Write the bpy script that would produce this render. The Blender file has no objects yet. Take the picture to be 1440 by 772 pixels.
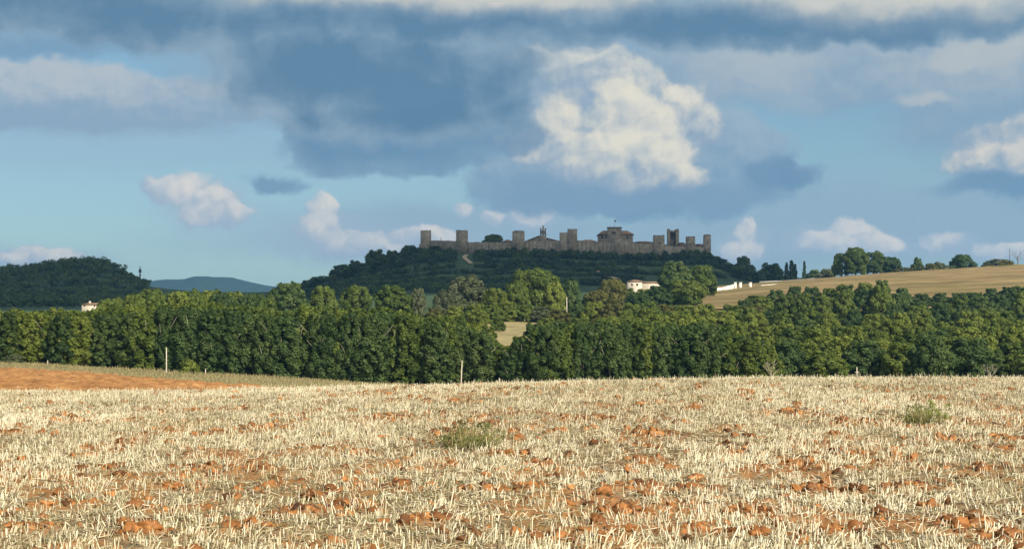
import bpy, math, random
import numpy as np
from mathutils import Vector
R = math.radians
rng = np.random.default_rng(11)
random.seed(11)
scene = bpy.context.scene
col = scene.collection

# ------------------------------------------------------------------ helpers
EXPO = .5
F, YH, EYE = 2400.0, 500.0, 2.0            # focal length in photo pixels, row of eye level, eye height

def srgb(r, g, b):
    def f(c):
        c /= 255.0
        return c / 12.92 if c <= 0.04045 else ((c + 0.055) / 1.055) ** 2.4
    return (f(r), f(g), f(b), 1.0)

def make_mesh(name, verts, faces, attrs=None, mats=(), smooth=False, fmat=None):
    """verts (N,3); faces: list of int arrays (M,k)"""
    me = bpy.data.meshes.new(name)
    verts = np.asarray(verts, dtype=np.float32)
    me.vertices.add(len(verts)); me.vertices.foreach_set('co', verts.ravel())
    faces = [np.asarray(f, dtype=np.int32) for f in faces if len(f)]
    loops = np.concatenate([f.ravel() for f in faces])
    starts, tot, s = [], [], 0
    for f in faces:
        m, k = f.shape
        starts.append(s + np.arange(m) * k); tot.append(np.full(m, k)); s += m * k
    starts = np.concatenate(starts).astype(np.int32); tot = np.concatenate(tot).astype(np.int32)
    me.loops.add(len(loops)); me.loops.foreach_set('vertex_index', loops)
    me.polygons.add(len(starts)); me.polygons.foreach_set('loop_start', starts)
    me.polygons.foreach_set('loop_total', tot)
    if fmat is not None:
        me.polygons.foreach_set('material_index', np.asarray(fmat, dtype=np.int32))
    if smooth:
        me.polygons.foreach_set('use_smooth', np.ones(len(starts), dtype=bool))
    me.update(calc_edges=True)
    for an, av in (attrs or {}).items():
        a = me.attributes.new(an, 'FLOAT', 'POINT'); a.data.foreach_set('value', np.asarray(av, dtype=np.float32))
    for m in mats: me.materials.append(m)
    return me

def link(name, data, parent=None):
    o = bpy.data.objects.new(name, data); col.objects.link(o)
    if parent is not None: o.parent = parent
    return o

def tag(o, label=None, cat=None, group=None, kind=None):
    if label: o['label'] = label
    if cat: o['category'] = cat
    if group: o['group'] = group
    if kind or cat: o['kind'] = kind or 'thing'
    return o

class MB:
    """collects boxes, prisms and tubes for one mesh"""
    def __init__(s): s.v, s.q, s.t = [], [], []
    def add(s, vs, quads=(), tris=()):
        b = len(s.v); s.v.extend([tuple(v) for v in vs])
        s.q.extend([[b + i for i in f] for f in quads]); s.t.extend([[b + i for i in f] for f in tris])
        return s
    def box(s, x0, x1, y0, y1, z0, z1, taper=0.0):
        t = taper
        vs = [(x0, y0, z0), (x1, y0, z0), (x1, y1, z0), (x0, y1, z0),
              (x0 + t, y0 + t, z1), (x1 - t, y0 + t, z1), (x1 - t, y1 - t, z1), (x0 + t, y1 - t, z1)]
        return s.add(vs, [(3, 2, 1, 0), (4, 5, 6, 7), (0, 1, 5, 4), (1, 2, 6, 5), (2, 3, 7, 6), (3, 0, 4, 7)])
    def tube(s, pts, rads, n=6):
        pts = [Vector(p) for p in pts]; vs = []
        for i, p in enumerate(pts):
            d = (pts[min(i + 1, len(pts) - 1)] - pts[max(i - 1, 0)]).normalized()
            a = d.orthogonal().normalized(); b = d.cross(a)
            for k in range(n):
                an = 2 * math.pi * k / n
                vs.append(p + (a * math.cos(an) + b * math.sin(an)) * rads[i])
        qs = [(i * n + k, i * n + (k + 1) % n, (i + 1) * n + (k + 1) % n, (i + 1) * n + k)
              for i in range(len(pts) - 1) for k in range(n)]
        vs.append(pts[-1]); e = len(vs) - 1; l = (len(pts) - 1) * n
        return s.add(vs, qs, [(l + k, l + (k + 1) % n, e) for k in range(n)])
    def poly_prism(s, pts, z0, z1):
        """closed ring of plan points from z0 to z1 (z may be callables of index)"""
        n = len(pts)
        zz0 = [z0(i) if callable(z0) else z0 for i in range(n)]
        zz1 = [z1(i) if callable(z1) else z1 for i in range(n)]
        vs = [(p[0], p[1], zz0[i]) for i, p in enumerate(pts)] + [(p[0], p[1], zz1[i]) for i, p in enumerate(pts)]
        s.add(vs, [(i, (i + 1) % n, n + (i + 1) % n, n + i) for i in range(n)])
        c = np.mean(np.array(vs[n:]), axis=0)
        b = len(s.v); s.v.append(tuple(c))
        base = b - n
        s.t.extend([[base + i, base + (i + 1) % n, b] for i in range(n)])
        return s
    def mesh(s, name, mat, smooth=False):
        fs = []
        if s.q: fs.append(np.array(s.q))
        if s.t: fs.append(np.array(s.t))
        return make_mesh(name, np.array(s.v), fs, mats=[mat], smooth=smooth)
    def build(s, name, mat, parent=None, smooth=False):
        return link(name, s.mesh(name, mat, smooth), parent)

def vnoise(x, y, seed=0):
    xi = np.floor(x).astype(np.int64); yi = np.floor(y).astype(np.int64)
    xf = x - xi; yf = y - yi
    def h(a, b):
        n = (a * 374761393 + b * 668265263 + seed * 974634541) & 0xFFFFFFFF
        n = ((n ^ (n >> 13)) * 1274126177) & 0xFFFFFFFF
        return ((n ^ (n >> 16)) & 0xFFFF) / 65535.0
    u = xf * xf * (3 - 2 * xf); v = yf * yf * (3 - 2 * yf)
    return (h(xi, yi) * (1 - u) + h(xi + 1, yi) * u) * (1 - v) + (h(xi, yi + 1) * (1 - u) + h(xi + 1, yi + 1) * u) * v

def fbm(x, y, oct=4, seed=0, gain=0.5):
    s = 0; a = 1; t = 0
    for i in range(oct):
        s = s + a * vnoise(x * 2 ** i, y * 2 ** i, seed + i * 17); t += a; a *= gain
    return s / t

# ------------------------------------------------------------------ terrain
PXS = [-900, 0, 60, 110, 150, 205, 300, 430, 500, 600, 720, 900, 1000, 1060, 1150, 1250, 1440, 2300]
def zrow(*v): return ('z', v)
def prow(*v): return ('p', v)
SL = {
    #        -900   0    60   110  150  205  300  430  500  600  720  900 1000 1060 1150 1250 1440 2300
    2:   zrow(*([-0.05] * 18)),
    10:  zrow(*([-0.03] * 18)),
    18:  zrow(*([0.0] * 18)),
    62:  prow(555, 555, 555, 555, 554, 554, 553, 549, 547, 545, 543, 537, 536, 535, 535, 535, 535, 535),
    72:  zrow(.38, .38, .38, .38, .38, .38, .38, .40, .45, .5, .6, .8, .8, .8, .8, .8, .8, .8),
    84:  zrow(.15, .15, .15, .12, .1, .05, 0, 0, .05, .1, .2, .3, .3, .3, .3, .3, .3, .3),
    100: zrow(.12, .12, .1, .05, .03, 0, -.1, -.25, -.3, -.4, -.4, -.3, -.3, -.3, -.3, -.3, -.3, -.3),
    180: prow(516, 521, 524, 527, 529, 532, 537, 542, 546, 548, 548, 548, 548, 548, 548, 548, 548, 545),
    260: prow(500, 508, 511, 514, 516, 519, 525, 532, 537, 541, 543, 543, 543, 542, 541, 540, 538, 535),
    300: prow(490, 496, 498, 500, 502, 505, 510, 516, 520, 522, 520, 525, 528, 528, 526, 524, 522, 518),
    340: prow(475, 480, 482, 484, 486, 488, 490, 492, 493, 492, 490, 500, 506, 508, 507, 506, 504, 500),
    430: prow(455, 458, 459, 460, 461, 462, 463, 462, 460, 458, 459, 465, 470, 472, 472, 471, 470, 465),
    560: prow(440, 442, 442, 442, 442, 442, 442, 440, 437, 434, 432, 432, 426, 426, 427, 427, 425, 420),
    640: prow(436, 437, 437, 437, 437, 437, 436, 432, 428, 424, 422, 420, 417, 413, 408, 404, 396, 390),
    760: prow(432, 433, 433, 433, 433, 433, 430, 424, 418, 412, 412, 409, 405, 400, 393, 385, 373, 362),
    860: prow(430, 432, 432, 432, 432, 430, 424, 414, 404, 397, 398, 400, 402, 402, 397, 390, 379, 370),
    920: prow(430, 431, 431, 431, 431, 428, 420, 412, 395, 375, 376, 381, 386, 399, 398, 392, 384, 376),
    960: prow(428, 430, 430, 430, 430, 426, 420, 412, 388, 363, 361, 367, 364, 390, 392, 392, 388, 380),
    990: prow(426, 428, 428, 428, 428, 424, 420, 412, 386, 358, 357, 363, 359, 389, 392, 393, 390, 384),
    1100: prow(420, 418, 418, 417, 417, 418, 417, 413, 392, 354, 352, 356, 357, 389, 394, 396, 395, 392),
    1250: prow(408, 389, 380, 372, 374, 404, 412, 410, 402, 396, 396, 398, 398, 400, 402, 404, 404, 404),
    1450: prow(412, 405, 402, 400, 402, 412, 416, 418, 416, 416, 416, 416, 416, 416, 416, 416, 416, 416),
    2200: prow(*([437] * 18)),
    4000: prow(*([464] * 18)),
    9000: prow(*([488] * 18)),
    16000: prow(*([497] * 18)),
}
SY = np.array(sorted(SL), dtype=float)
TPX = np.arange(-1400, 2841, 10.0)
Ztab = []
for y in SY:
    k, v = SL[int(y)]
    v = np.array(v, dtype=float)
    z = v if k == 'z' else EYE + (YH - v) / F * y
    row = np.interp(TPX, PXS, z)
    ker = np.ones(5) / 5
    row = np.convolve(np.pad(row, 2, mode='edge'), ker, 'valid')
    Ztab.append(row)
Ztab = np.array(Ztab)
def pchip(x, y, xi):
    h = np.diff(x)[:, None]; d = np.diff(y, axis=0) / h
    m = np.zeros_like(y)
    w1 = 2 * h[1:] + h[:-1]; w2 = h[1:] + 2 * h[:-1]
    with np.errstate(divide='ignore', invalid='ignore'):
        hm = (w1 + w2) / (w1 / d[:-1] + w2 / d[1:])
    m[1:-1] = np.where(d[:-1] * d[1:] > 0, hm, 0); m[0] = d[0]; m[-1] = d[-1]
    i = np.clip(np.searchsorted(x, xi) - 1, 0, len(x) - 2)
    t = ((xi - x[i]) / (x[i + 1] - x[i]))[:, None]; hh = h[i]
    return ((1 + 2 * t) * (1 - t) ** 2 * y[i] + t * (1 - t) ** 2 * hh * m[i]
            + t * t * (3 - 2 * t) * y[i + 1] + t * t * (t - 1) * hh * m[i + 1])
LY = np.linspace(math.log(2), math.log(16000), 900)
Zfine = pchip(SY, Ztab, np.exp(LY))
def ground(X, Y):
    X = np.asarray(X, dtype=float); Y = np.clip(np.asarray(Y, dtype=float), 2.01, 15990)
    px = np.clip(720 + F * X / Y, -1399, 2839)
    a = (px + 1400) / 10.0; b = (np.log(Y) - LY[0]) / (LY[1] - LY[0])
    i = np.clip(a.astype(int), 0, len(TPX) - 2); j = np.clip(b.astype(int), 0, len(LY) - 2)
    fa = a - i; fb = b - j
    return ((Zfine[j, i] * (1 - fa) + Zfine[j, i + 1] * fa) * (1 - fb)
            + (Zfine[j + 1, i] * (1 - fa) + Zfine[j + 1, i + 1] * fa) * fb)
def gz(x, y): return float(ground(x, y))
def wx(px, Y): return (px - 720) / F * Y
def wz(py, Y): return EYE + (YH - py) / F * Y

def sheet(name, us, Ys, dz, mat, disp=None, smooth=True, fmat=None, mats=None, lateral=0.0):
    """grid in (u = X/(Y+lateral), Y)"""
    U, Yg = np.meshgrid(us, Ys)
    X = U * (Yg + lateral)
    Z = ground(X, Yg) + dz
    if disp is not None: Z = Z + disp(X, Yg)
    V = np.stack([X.ravel(), Yg.ravel(), Z.ravel()], axis=1)
    n, m = len(us), len(Ys)
    idx = np.arange(n * m).reshape(m, n)
    q = np.stack([idx[:-1, :-1], idx[:-1, 1:], idx[1:, 1:], idx[1:, :-1]], axis=-1).reshape(-1, 4)
    fm = fmat(X[:-1, :-1].ravel(), Yg[:-1, :-1].ravel()) if fmat else None
    me = make_mesh(name, V, [q], mats=mats or [mat], smooth=smooth, fmat=fm)
    o = link(name, me); tag(o, kind='structure')
    return o

# ------------------------------------------------------------------ materials
def new_mat(name):
    m = bpy.data.materials.new(name); m.use_nodes = True
    nt = m.node_tree; nt.nodes.clear()
    return m, nt, nt.nodes, nt.links

def ramp(nd, stops):
    r = nd.new('ShaderNodeValToRGB'); e = r.color_ramp.elements
    while len(e) < len(stops): e.new(0.5)
    for i, (p, c) in enumerate(stops):
        e[i].position = p; e[i].color = (*c[:3], 1)
    return r

def mat_noise(name, stops, scale=1.0, detail=6, rough=0.9, bump=0.0, bscale=None, bdist=0.05, stretch=None, stops2=None, scale2=0.1, spec=0.2):
    m, nt, nd, lk = new_mat(name)
    tc = nd.new('ShaderNodeTexCoord'); vec = tc.outputs['Object']
    if stretch:
        mp = nd.new('ShaderNodeMapping'); mp.inputs['Scale'].default_value = stretch
        lk.new(vec, mp.inputs['Vector']); vec = mp.outputs['Vector']
    nz = nd.new('ShaderNodeTexNoise'); nz.inputs['Scale'].default_value = scale; nz.inputs['Detail'].default_value = detail
    nz.inputs['Roughness'].default_value = 0.62
    lk.new(vec, nz.inputs['Vector'])
    r = ramp(nd, stops); lk.new(nz.outputs['Fac'], r.inputs['Fac']); c = r.outputs['Color']
    if stops2:
        n2 = nd.new('ShaderNodeTexNoise'); n2.inputs['Scale'].default_value = scale2; n2.inputs['Detail'].default_value = 5
        lk.new(vec, n2.inputs['Vector'])
        r2 = ramp(nd, stops2); lk.new(n2.outputs['Fac'], r2.inputs['Fac'])
        mx = nd.new('ShaderNodeMix'); mx.data_type = 'RGBA'; mx.blend_type = 'MULTIPLY'; mx.inputs['Factor'].default_value = 1
        lk.new(c, mx.inputs['A']); lk.new(r2.outputs['Color'], mx.inputs['B']); c = mx.outputs['Result']
    b = nd.new('ShaderNodeBsdfPrincipled'); b.inputs['Roughness'].default_value = rough
    b.inputs['Specular IOR Level'].default_value = spec
    lk.new(c, b.inputs['Base Color'])
    if bump:
        n3 = nd.new('ShaderNodeTexNoise'); n3.inputs['Scale'].default_value = bscale or scale * 2; n3.inputs['Detail'].default_value = 5
        lk.new(vec, n3.inputs['Vector'])
        bp = nd.new('ShaderNodeBump'); bp.inputs['Strength'].default_value = bump; bp.inputs['Distance'].default_value = bdist
        lk.new(n3.outputs['Fac'], bp.inputs['Height']); lk.new(bp.outputs['Normal'], b.inputs['Normal'])
    o = nd.new('ShaderNodeOutputMaterial'); lk.new(b.outputs['BSDF'], o.inputs['Surface'])
    return m

def mat_foliage(name, dark, mid, light, trans=0.42):
    m, nt, nd, lk = new_mat(name)
    at = nd.new('ShaderNodeAttribute'); at.attribute_name = 'tone'
    oi = nd.new('ShaderNodeObjectInfo')
    ma = nd.new('ShaderNodeMath'); ma.operation = 'MULTIPLY_ADD'
    lk.new(oi.outputs['Random'], ma.inputs[0]); ma.inputs[1].default_value = 0.36; ma.inputs[2].default_value = -0.18
    ad = nd.new('ShaderNodeMath'); ad.operation = 'ADD'; ad.use_clamp = True
    lk.new(at.outputs['Fac'], ad.inputs[0]); lk.new(ma.outputs[0], ad.inputs[1])
    r = ramp(nd, [(0.0, dark), (0.5, mid), (1.0, light)]); lk.new(ad.outputs[0], r.inputs['Fac'])
    b = nd.new('ShaderNodeBsdfPrincipled'); b.inputs['Roughness'].default_value = 0.6
    b.inputs['Specular IOR Level'].default_value = 0.25
    lk.new(r.outputs['Color'], b.inputs['Base Color'])
    t = nd.new('ShaderNodeBsdfTranslucent'); lk.new(r.outputs['Color'], t.inputs['Color'])
    mx = nd.new('ShaderNodeMixShader'); mx.inputs[0].default_value = trans
    lk.new(b.outputs['BSDF'], mx.inputs[1]); lk.new(t.outputs['BSDF'], mx.inputs[2])
    o = nd.new('ShaderNodeOutputMaterial'); lk.new(mx.outputs[0], o.inputs['Surface'])
    return m

M = {}
M['leaf_green'] = mat_foliage('leaf_green', (.045, .08, .018), (.12, .172, .032), (.215, .255, .052))
M['leaf_yellow'] = mat_foliage('leaf_yellow', (.085, .12, .02), (.18, .228, .04), (.265, .3, .065))
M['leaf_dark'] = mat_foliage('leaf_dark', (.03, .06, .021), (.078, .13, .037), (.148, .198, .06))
M['leaf_grey'] = mat_foliage('leaf_grey', (.06, .08, .04), (.125, .15, .075), (.19, .21, .115))
M['leaf_brown'] = mat_foliage('leaf_brown', (.075, .08, .022), (.145, .15, .04), (.22, .215, .065))
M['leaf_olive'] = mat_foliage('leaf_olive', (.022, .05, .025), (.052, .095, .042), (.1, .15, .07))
M['bark'] = mat_noise('bark', [(0.3, (.07, .05, .035)), (0.7, (.22, .18, .13))], scale=3, bump=.3)
M['bark_pale'] = mat_noise('bark_pale', [(0.3, (.22, .19, .14)), (0.7, (.42, .38, .3))], scale=3, bump=.3)
M['soil'] = mat_noise('soil', [(0.28, (.15, .1, .055)), (0.5, (.28, .19, .105)), (0.72, (.4, .31, .19))], scale=3.2, bump=.6, bscale=14, bdist=.05,
                      stops2=[(0.3, (.6, .58, .5)), (0.7, (1, 1, 1))], scale2=.35)
M['clay'] = mat_foliage('clay', (.085, .035, .012), (.29, .122, .035), (.45, .23, .085), trans=0.0)
M['ploughed'] = mat_noise('ploughed', [(0.3, (.19, .09, .03)), (0.5, (.38, .19, .068)), (0.75, (.52, .3, .12))], scale=.9, bump=.8, bscale=3, bdist=.15,
                          stops2=[(0.3, (.75, .72, .7)), (0.7, (1, 1, 1))], scale2=.08)
M['drygrass'] = mat_noise('dry_grass_ground', [(0.3, (.14, .125, .045)), (0.5, (.25, .215, .095)), (0.75, (.38, .32, .16))], scale=.5, bump=.5, bscale=4, bdist=.1,
                          stops2=[(0.3, (.7, .75, .6)), (0.7, (1, 1, 1))], scale2=.03)
M['meadow'] = mat_noise('meadow_ground', [(0.3, (.15, .135, .055)), (0.5, (.27, .225, .11)), (0.75, (.38, .32, .18))], scale=.25, bump=.4, bscale=3, bdist=.1)
M['hay'] = mat_noise('hay_ground', [(0.28, (.12, .088, .036)), (0.5, (.24, .175, .08)), (0.72, (.35, .265, .135))], scale=.11, bump=.5, bscale=1.5, bdist=.2, stretch=(.35, 1.4, 1),
                     stops2=[(0.36, (.5, .6, .42)), (0.5, (.86, .86, .8)), (0.64, (1, 1, 1))], scale2=.05)
M['hillgrass'] = mat_noise('hill_grass', [(0.3, (.022, .05, .02)), (0.5, (.042, .075, .03)), (0.8, (.09, .115, .05))], scale=.12, bump=.6, bscale=.8, bdist=.5)
M['farwood'] = mat_noise('far_wood_ground', [(0.3, (.012, .026, .018)), (0.7, (.03, .05, .03))], scale=.03, bump=.6, bscale=.02, bdist=8)  # wood colour darkened in place of cloud shade on the far hills
M['stone'] = mat_noise('stone', [(0.3, (.14, .128, .1)), (0.5, (.255, .232, .185)), (0.72, (.37, .34, .275))], scale=.55, bump=.5, bscale=2.0, bdist=.2,
                       stops2=[(0.3, (.68, .66, .64)), (0.65, (1, 1, 1))], scale2=.12)
M['stone_dark'] = mat_noise('stone_dark', [(0.3, (.1, .085, .07)), (0.7, (.2, .165, .13))], scale=.6, bump=.3)
M['tile'] = mat_noise('roof_tile', [(0.3, (.16, .1, .065)), (0.7, (.3, .2, .13))], scale=.8, bump=.4, bscale=3, bdist=.1)
M['render'] = mat_noise('pale_render', [(0.3, (.42, .38, .31)), (0.7, (.58, .53, .45))], scale=.5)
M['white'] = mat_noise('white_paint', [(0.3, (.66, .63, .56)), (0.7, (.8, .77, .71))], scale=.7)
M['glass'] = mat_noise('dark_window', [(0.3, (.02, .022, .025)), (0.7, (.05, .05, .055))], scale=1, rough=.2, spec=.5)
M['pole'] = mat_noise('weathered_pole', [(0.3, (.38, .34, .27)), (0.7, (.58, .54, .46))], scale=2)
M['metal'] = mat_noise('dark_metal', [(0.3, (.05, .05, .055)), (0.7, (.12, .12, .12))], scale=1, rough=.5)
M['greywall'] = mat_noise('grey_concrete', [(0.3, (.2, .21, .2)), (0.7, (.34, .34, .32))], scale=.6)
M['track'] = mat_noise('track_gravel', [(0.3, (.25, .2, .13)), (0.7, (.42, .35, .25))], scale=.8)

def mat_straw(name, stops, trans=.15):
    m, nt, nd, lk = new_mat(name)
    at = nd.new('ShaderNodeAttribute'); at.attribute_name = 'tone'
    r = ramp(nd, stops); lk.new(at.outputs['Fac'], r.inputs['Fac'])
    b = nd.new('ShaderNodeBsdfPrincipled'); b.inputs['Roughness'].default_value = .55; b.inputs['Specular IOR Level'].default_value = .3
    lk.new(r.outputs['Color'], b.inputs['Base Color'])
    t = nd.new('ShaderNodeBsdfTranslucent'); lk.new(r.outputs['Color'], t.inputs['Color'])
    mx = nd.new('ShaderNodeMixShader'); mx.inputs[0].default_value = trans
    lk.new(b.outputs['BSDF'], mx.inputs[1]); lk.new(t.outputs['BSDF'], mx.inputs[2])
    o = nd.new('ShaderNodeOutputMaterial'); lk.new(mx.outputs[0], o.inputs['Surface'])
    return m
M['straw'] = mat_straw('straw', [(0, (.15, .125, .07)), (.35, (.36, .31, .185)), (.65, (.63, .57, .39)), (1, (.78, .74, .59))])
M['weed'] = mat_straw('weed_blade', [(0, (.11, .12, .035)), (.6, (.24, .23, .085)), (1, (.38, .34, .15))], .3)
M['drygrass_blade'] = mat_straw('dry_grass_blade', [(0, (.15, .13, .055)), (.6, (.29, .25, .12)), (1, (.44, .38, .22))], .3)
M['leaf_weed'] = mat_foliage('leaf_weed', (.1, .14, .03), (.19, .24, .05), (.3, .33, .09), .45)
M['leaf_weed_grey'] = mat_foliage('leaf_weed_grey', (.13, .15, .05), (.24, .26, .09), (.35, .35, .15), .45)

# ------------------------------------------------------------------ ground
us = np.linspace(-1.3, 1.3, 521)
Ys = np.concatenate([np.linspace(-60, 1, 12), np.exp(np.linspace(math.log(2.1), math.log(15900), 420))])
def gmat(X, Y):
    return np.where(Y > 4000, 2, np.where((Y > 500) & ((720 + F * X / Y < 970) | ((Y > 775) & (720 + F * X / Y < 1110)) | (Y > 860)), 1, 0))
sheet('ground', us, Ys, 0.0, None, disp=lambda X, Y: np.where(Y > 90, (fbm(X / 14, Y / 14, 3, 5) - .5) * np.clip((Y - 90) / 300, 0, 1) * .8, -0.03 * (Y < 70)),
      mats=[M['drygrass'], M['hillgrass'], M['farwood']], fmat=gmat, lateral=60)

# soil of the stubble field
PATCH = [  # photo clusters of bare orange clods: px, py, half width m
    (275, 660, .5), (360, 664, .55), (482, 716, .5), (680, 692, .35), (1062, 726, .5), (1175, 640, .8), (1150, 692, .45),
    (905, 690, .5), (1400, 662, .5), (1210, 597, .9), (1412, 618, .4), (372, 604, .9), (540, 590, 1.1), (990, 752, .5),
    (715, 640, .5), (14, 612, .5), (240, 690, .4), (430, 724, .45), (735, 690, .3), (1280, 690, .4), (560, 690, .35),
    (800, 760, .4), (330, 745, .5), (150, 660, .35), (840, 590, .8), (1100, 584, 1.0), (1345, 740, .5), (1175, 755, .35),
    (610, 655, .5), (505, 640, .4), (80, 715, .5), (1240, 655, .5), (760, 655, .45), (1040, 640, .5), (600, 735, .4), (20, 745, .4),
    (190, 755, .35), (870, 725, .4), (980, 690, .35), (1420, 760, .4), (300, 612, .6), (920, 612, .6), (690, 600, .6), (1330, 620, .6), (1120, 655, .5)]
def field_point(px, py):
    lo, hi = 10.0, 64.0
    for _ in range(40):
        m = (lo + hi) / 2
        if YH + (EYE - gz(wx(px, m), m)) / m * F > py: lo = m
        else: hi = m
    return wx(px, lo), lo
PW = [(*field_point(px, py), r) for px, py, r in PATCH]
def patch_mask(X, Y):
    p = np.zeros_like(X)
    for x, y, r in PW:
        wob = .7 + .6 * vnoise(X * 3 + x, Y * 1.5 + y, 3)
        p = np.maximum(p, np.clip(1.5 - np.hypot((X - x), (Y - y) * .7) / (r * wob), 0, 1))
    n = fbm(X * .9, Y * .45, 3, 77)
    return np.clip(np.maximum(p, np.clip((n - .54) * 8, 0, .85)), 0, 1)
def weed_mask(X, Y):
    return np.clip((fbm(X * .35 + 50, Y * .12, 3, 31) - .48) * 6, 0, 1)

def soil_disp(X, Y):
    p = patch_mask(X, Y)
    return (fbm(X * 5, Y * 5, 4, 9) - .5) * .11 + p * (fbm(X * 7, Y * 7, 3, 19) - .3) * .1 + (fbm(X * .5, Y * .5, 2, 4) - .5) * .06
usf = np.linspace(-.36, .36, 900)
Ysf = np.exp(np.linspace(math.log(7.0), math.log(71.0), 480))
sf = sheet('stubble_field', usf, Ysf, .02, M['soil'], disp=soil_disp, lateral=10)
vv = np.empty(len(sf.data.vertices) * 3, dtype=np.float32); sf.data.vertices.foreach_get('co', vv); vv = vv.reshape(-1, 3).astype(float)
at_ = sf.data.attributes.new('clay', 'FLOAT', 'POINT'); at_.data.foreach_set('value', patch_mask(vv[:, 0], vv[:, 1]).astype(np.float32))
nt_s = M['soil'].node_tree; pb_ = [n for n in nt_s.nodes if n.type == 'BSDF_PRINCIPLED'][0]; src = pb_.inputs['Base Color'].links[0].from_socket
an_ = nt_s.nodes.new('ShaderNodeAttribute'); an_.attribute_name = 'clay'
mn_ = nt_s.nodes.new('ShaderNodeMath'); mn_.operation = 'MULTIPLY'; nt_s.links.new(an_.outputs['Fac'], mn_.inputs[0]); mn_.inputs[1].default_value = .85
mm_ = nt_s.nodes.new('ShaderNodeMix'); mm_.data_type = 'RGBA'; nt_s.links.new(mn_.outputs[0], mm_.inputs['Factor']); nt_s.links.new(src, mm_.inputs['A'])
mm_.inputs['B'].default_value = (.3, .135, .045, 1); nt_s.links.new(mm_.outputs['Result'], pb_.inputs['Base Color'])

# ploughed strip of red soil on the left, beyond the crest
usp = np.linspace(-.62, -.02, 420)
Ysp = np.exp(np.linspace(math.log(74), math.log(190), 200))
U, Yg = np.meshgrid(usp, Ysp)
X = U * Yg
pxg = 720 + F * U
far_edge = 186 - 4 * np.sin(pxg / 60) - np.clip((pxg - 120) / 300, 0, 1) * 88
inside = (Yg < far_edge + (fbm(X / 3, Yg / 6, 2, 8) - .5) * 8) & (pxg < 470)
Z = ground(X, Yg) + .05 + np.maximum(fbm(X * 1.1, Yg * 1.1, 3, 12) - .28, -.05) * .7 * np.clip((Yg - 80) / 10, 0, 1) + .02 - np.clip((84 - Yg) / 6, 0, 1) * .5
V = np.stack([X.ravel(), Yg.ravel(), Z.ravel()], axis=1)
idx = np.arange(X.size).reshape(X.shape)
q = np.stack([idx[:-1, :-1], idx[:-1, 1:], idx[1:, 1:], idx[1:, :-1]], axis=-1)[inside[:-1, :-1]]
o = link('ploughed_field', make_mesh('ploughed_field', V, [q], mats=[M['ploughed']], smooth=False)); tag(o, kind='structure')

# small clearing between the two rows and golden field on the right hill
def patch_sheet(name, poly_u, Y0, Y1, dz, mat, n=120, m=120):
    """poly_u(Y)->(pxmin,pxmax)"""
    Ys_ = np.exp(np.linspace(math.log(Y0), math.log(Y1), m)); V = []; 
    for y in Ys_:
        a, b = poly_u(y)
        xs = wx(np.linspace(a, b, n), y)
        V.append(np.stack([xs, np.full(n, y), ground(xs, np.full(n, y)) + dz + (fbm(xs / 6, np.full(n, y / 6.), 3, 2) - .5) * .5], axis=1))
    V = np.concatenate(V); idx = np.arange(n * m).reshape(m, n)
    q = np.stack([idx[:-1, :-1], idx[:-1, 1:], idx[1:, 1:], idx[1:, :-1]], axis=-1).reshape(-1, 4)
    o = link(name, make_mesh(name, V, [q], mats=[mat], smooth=True)); tag(o, kind='structure'); return o
patch_sheet('meadow', lambda y: (665 + 6 * math.sin(y / 9), 790 + 8 * math.sin(y / 7)), 300, 462, .35, M['meadow'])
patch_sheet('hay_field', lambda y: (975 + (y - 520) * .06 + 4 * math.sin(y / 11), 1750), 520, 805, .45, M['hay'], n=260, m=160)

# far blue hills
Yf = np.linspace(4700, 6600, 40); pf = np.arange(-700, 2100, 12.0)
prof = np.interp(pf, [-700, -200, -60, 0, 30, 60, 120, 200, 235, 270, 300, 330, 350, 372, 420, 520, 700, 900, 2100],
                 [392, 378, 372, 379, 384, 392, 400, 397, 394, 392.5, 390, 392, 396, 402, 408, 412, 412, 414, 414])
V = []
for y in Yf:
    t = 1 - ((y - 5600) / 1000) ** 2
    xs = (pf - 720) / F * 5600
    top = wz(prof, 5600) + (fbm(pf / 22, np.full_like(pf, y / 120), 4, 3) - .5) * 14
    V.append(np.stack([xs, np.full_like(xs, y), 20 + (top - 20) * max(t, -.1) ** 1.0 if t > 0 else np.full_like(xs, 5.0)], axis=-1) if t > 0
             else np.stack([xs, np.full_like(xs, y), np.full_like(xs, 10.)], axis=-1))
V = np.concatenate(V); n = len(pf); idx = np.arange(len(V)).reshape(len(Yf), n)
q = np.stack([idx[:-1, :-1], idx[:-1, 1:], idx[1:, 1:], idx[1:, :-1]], axis=-1).reshape(-1, 4)
tag(link('far_hills', make_mesh('far_hills', V, [q], mats=[M['farwood']], smooth=True)), kind='structure')

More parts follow.
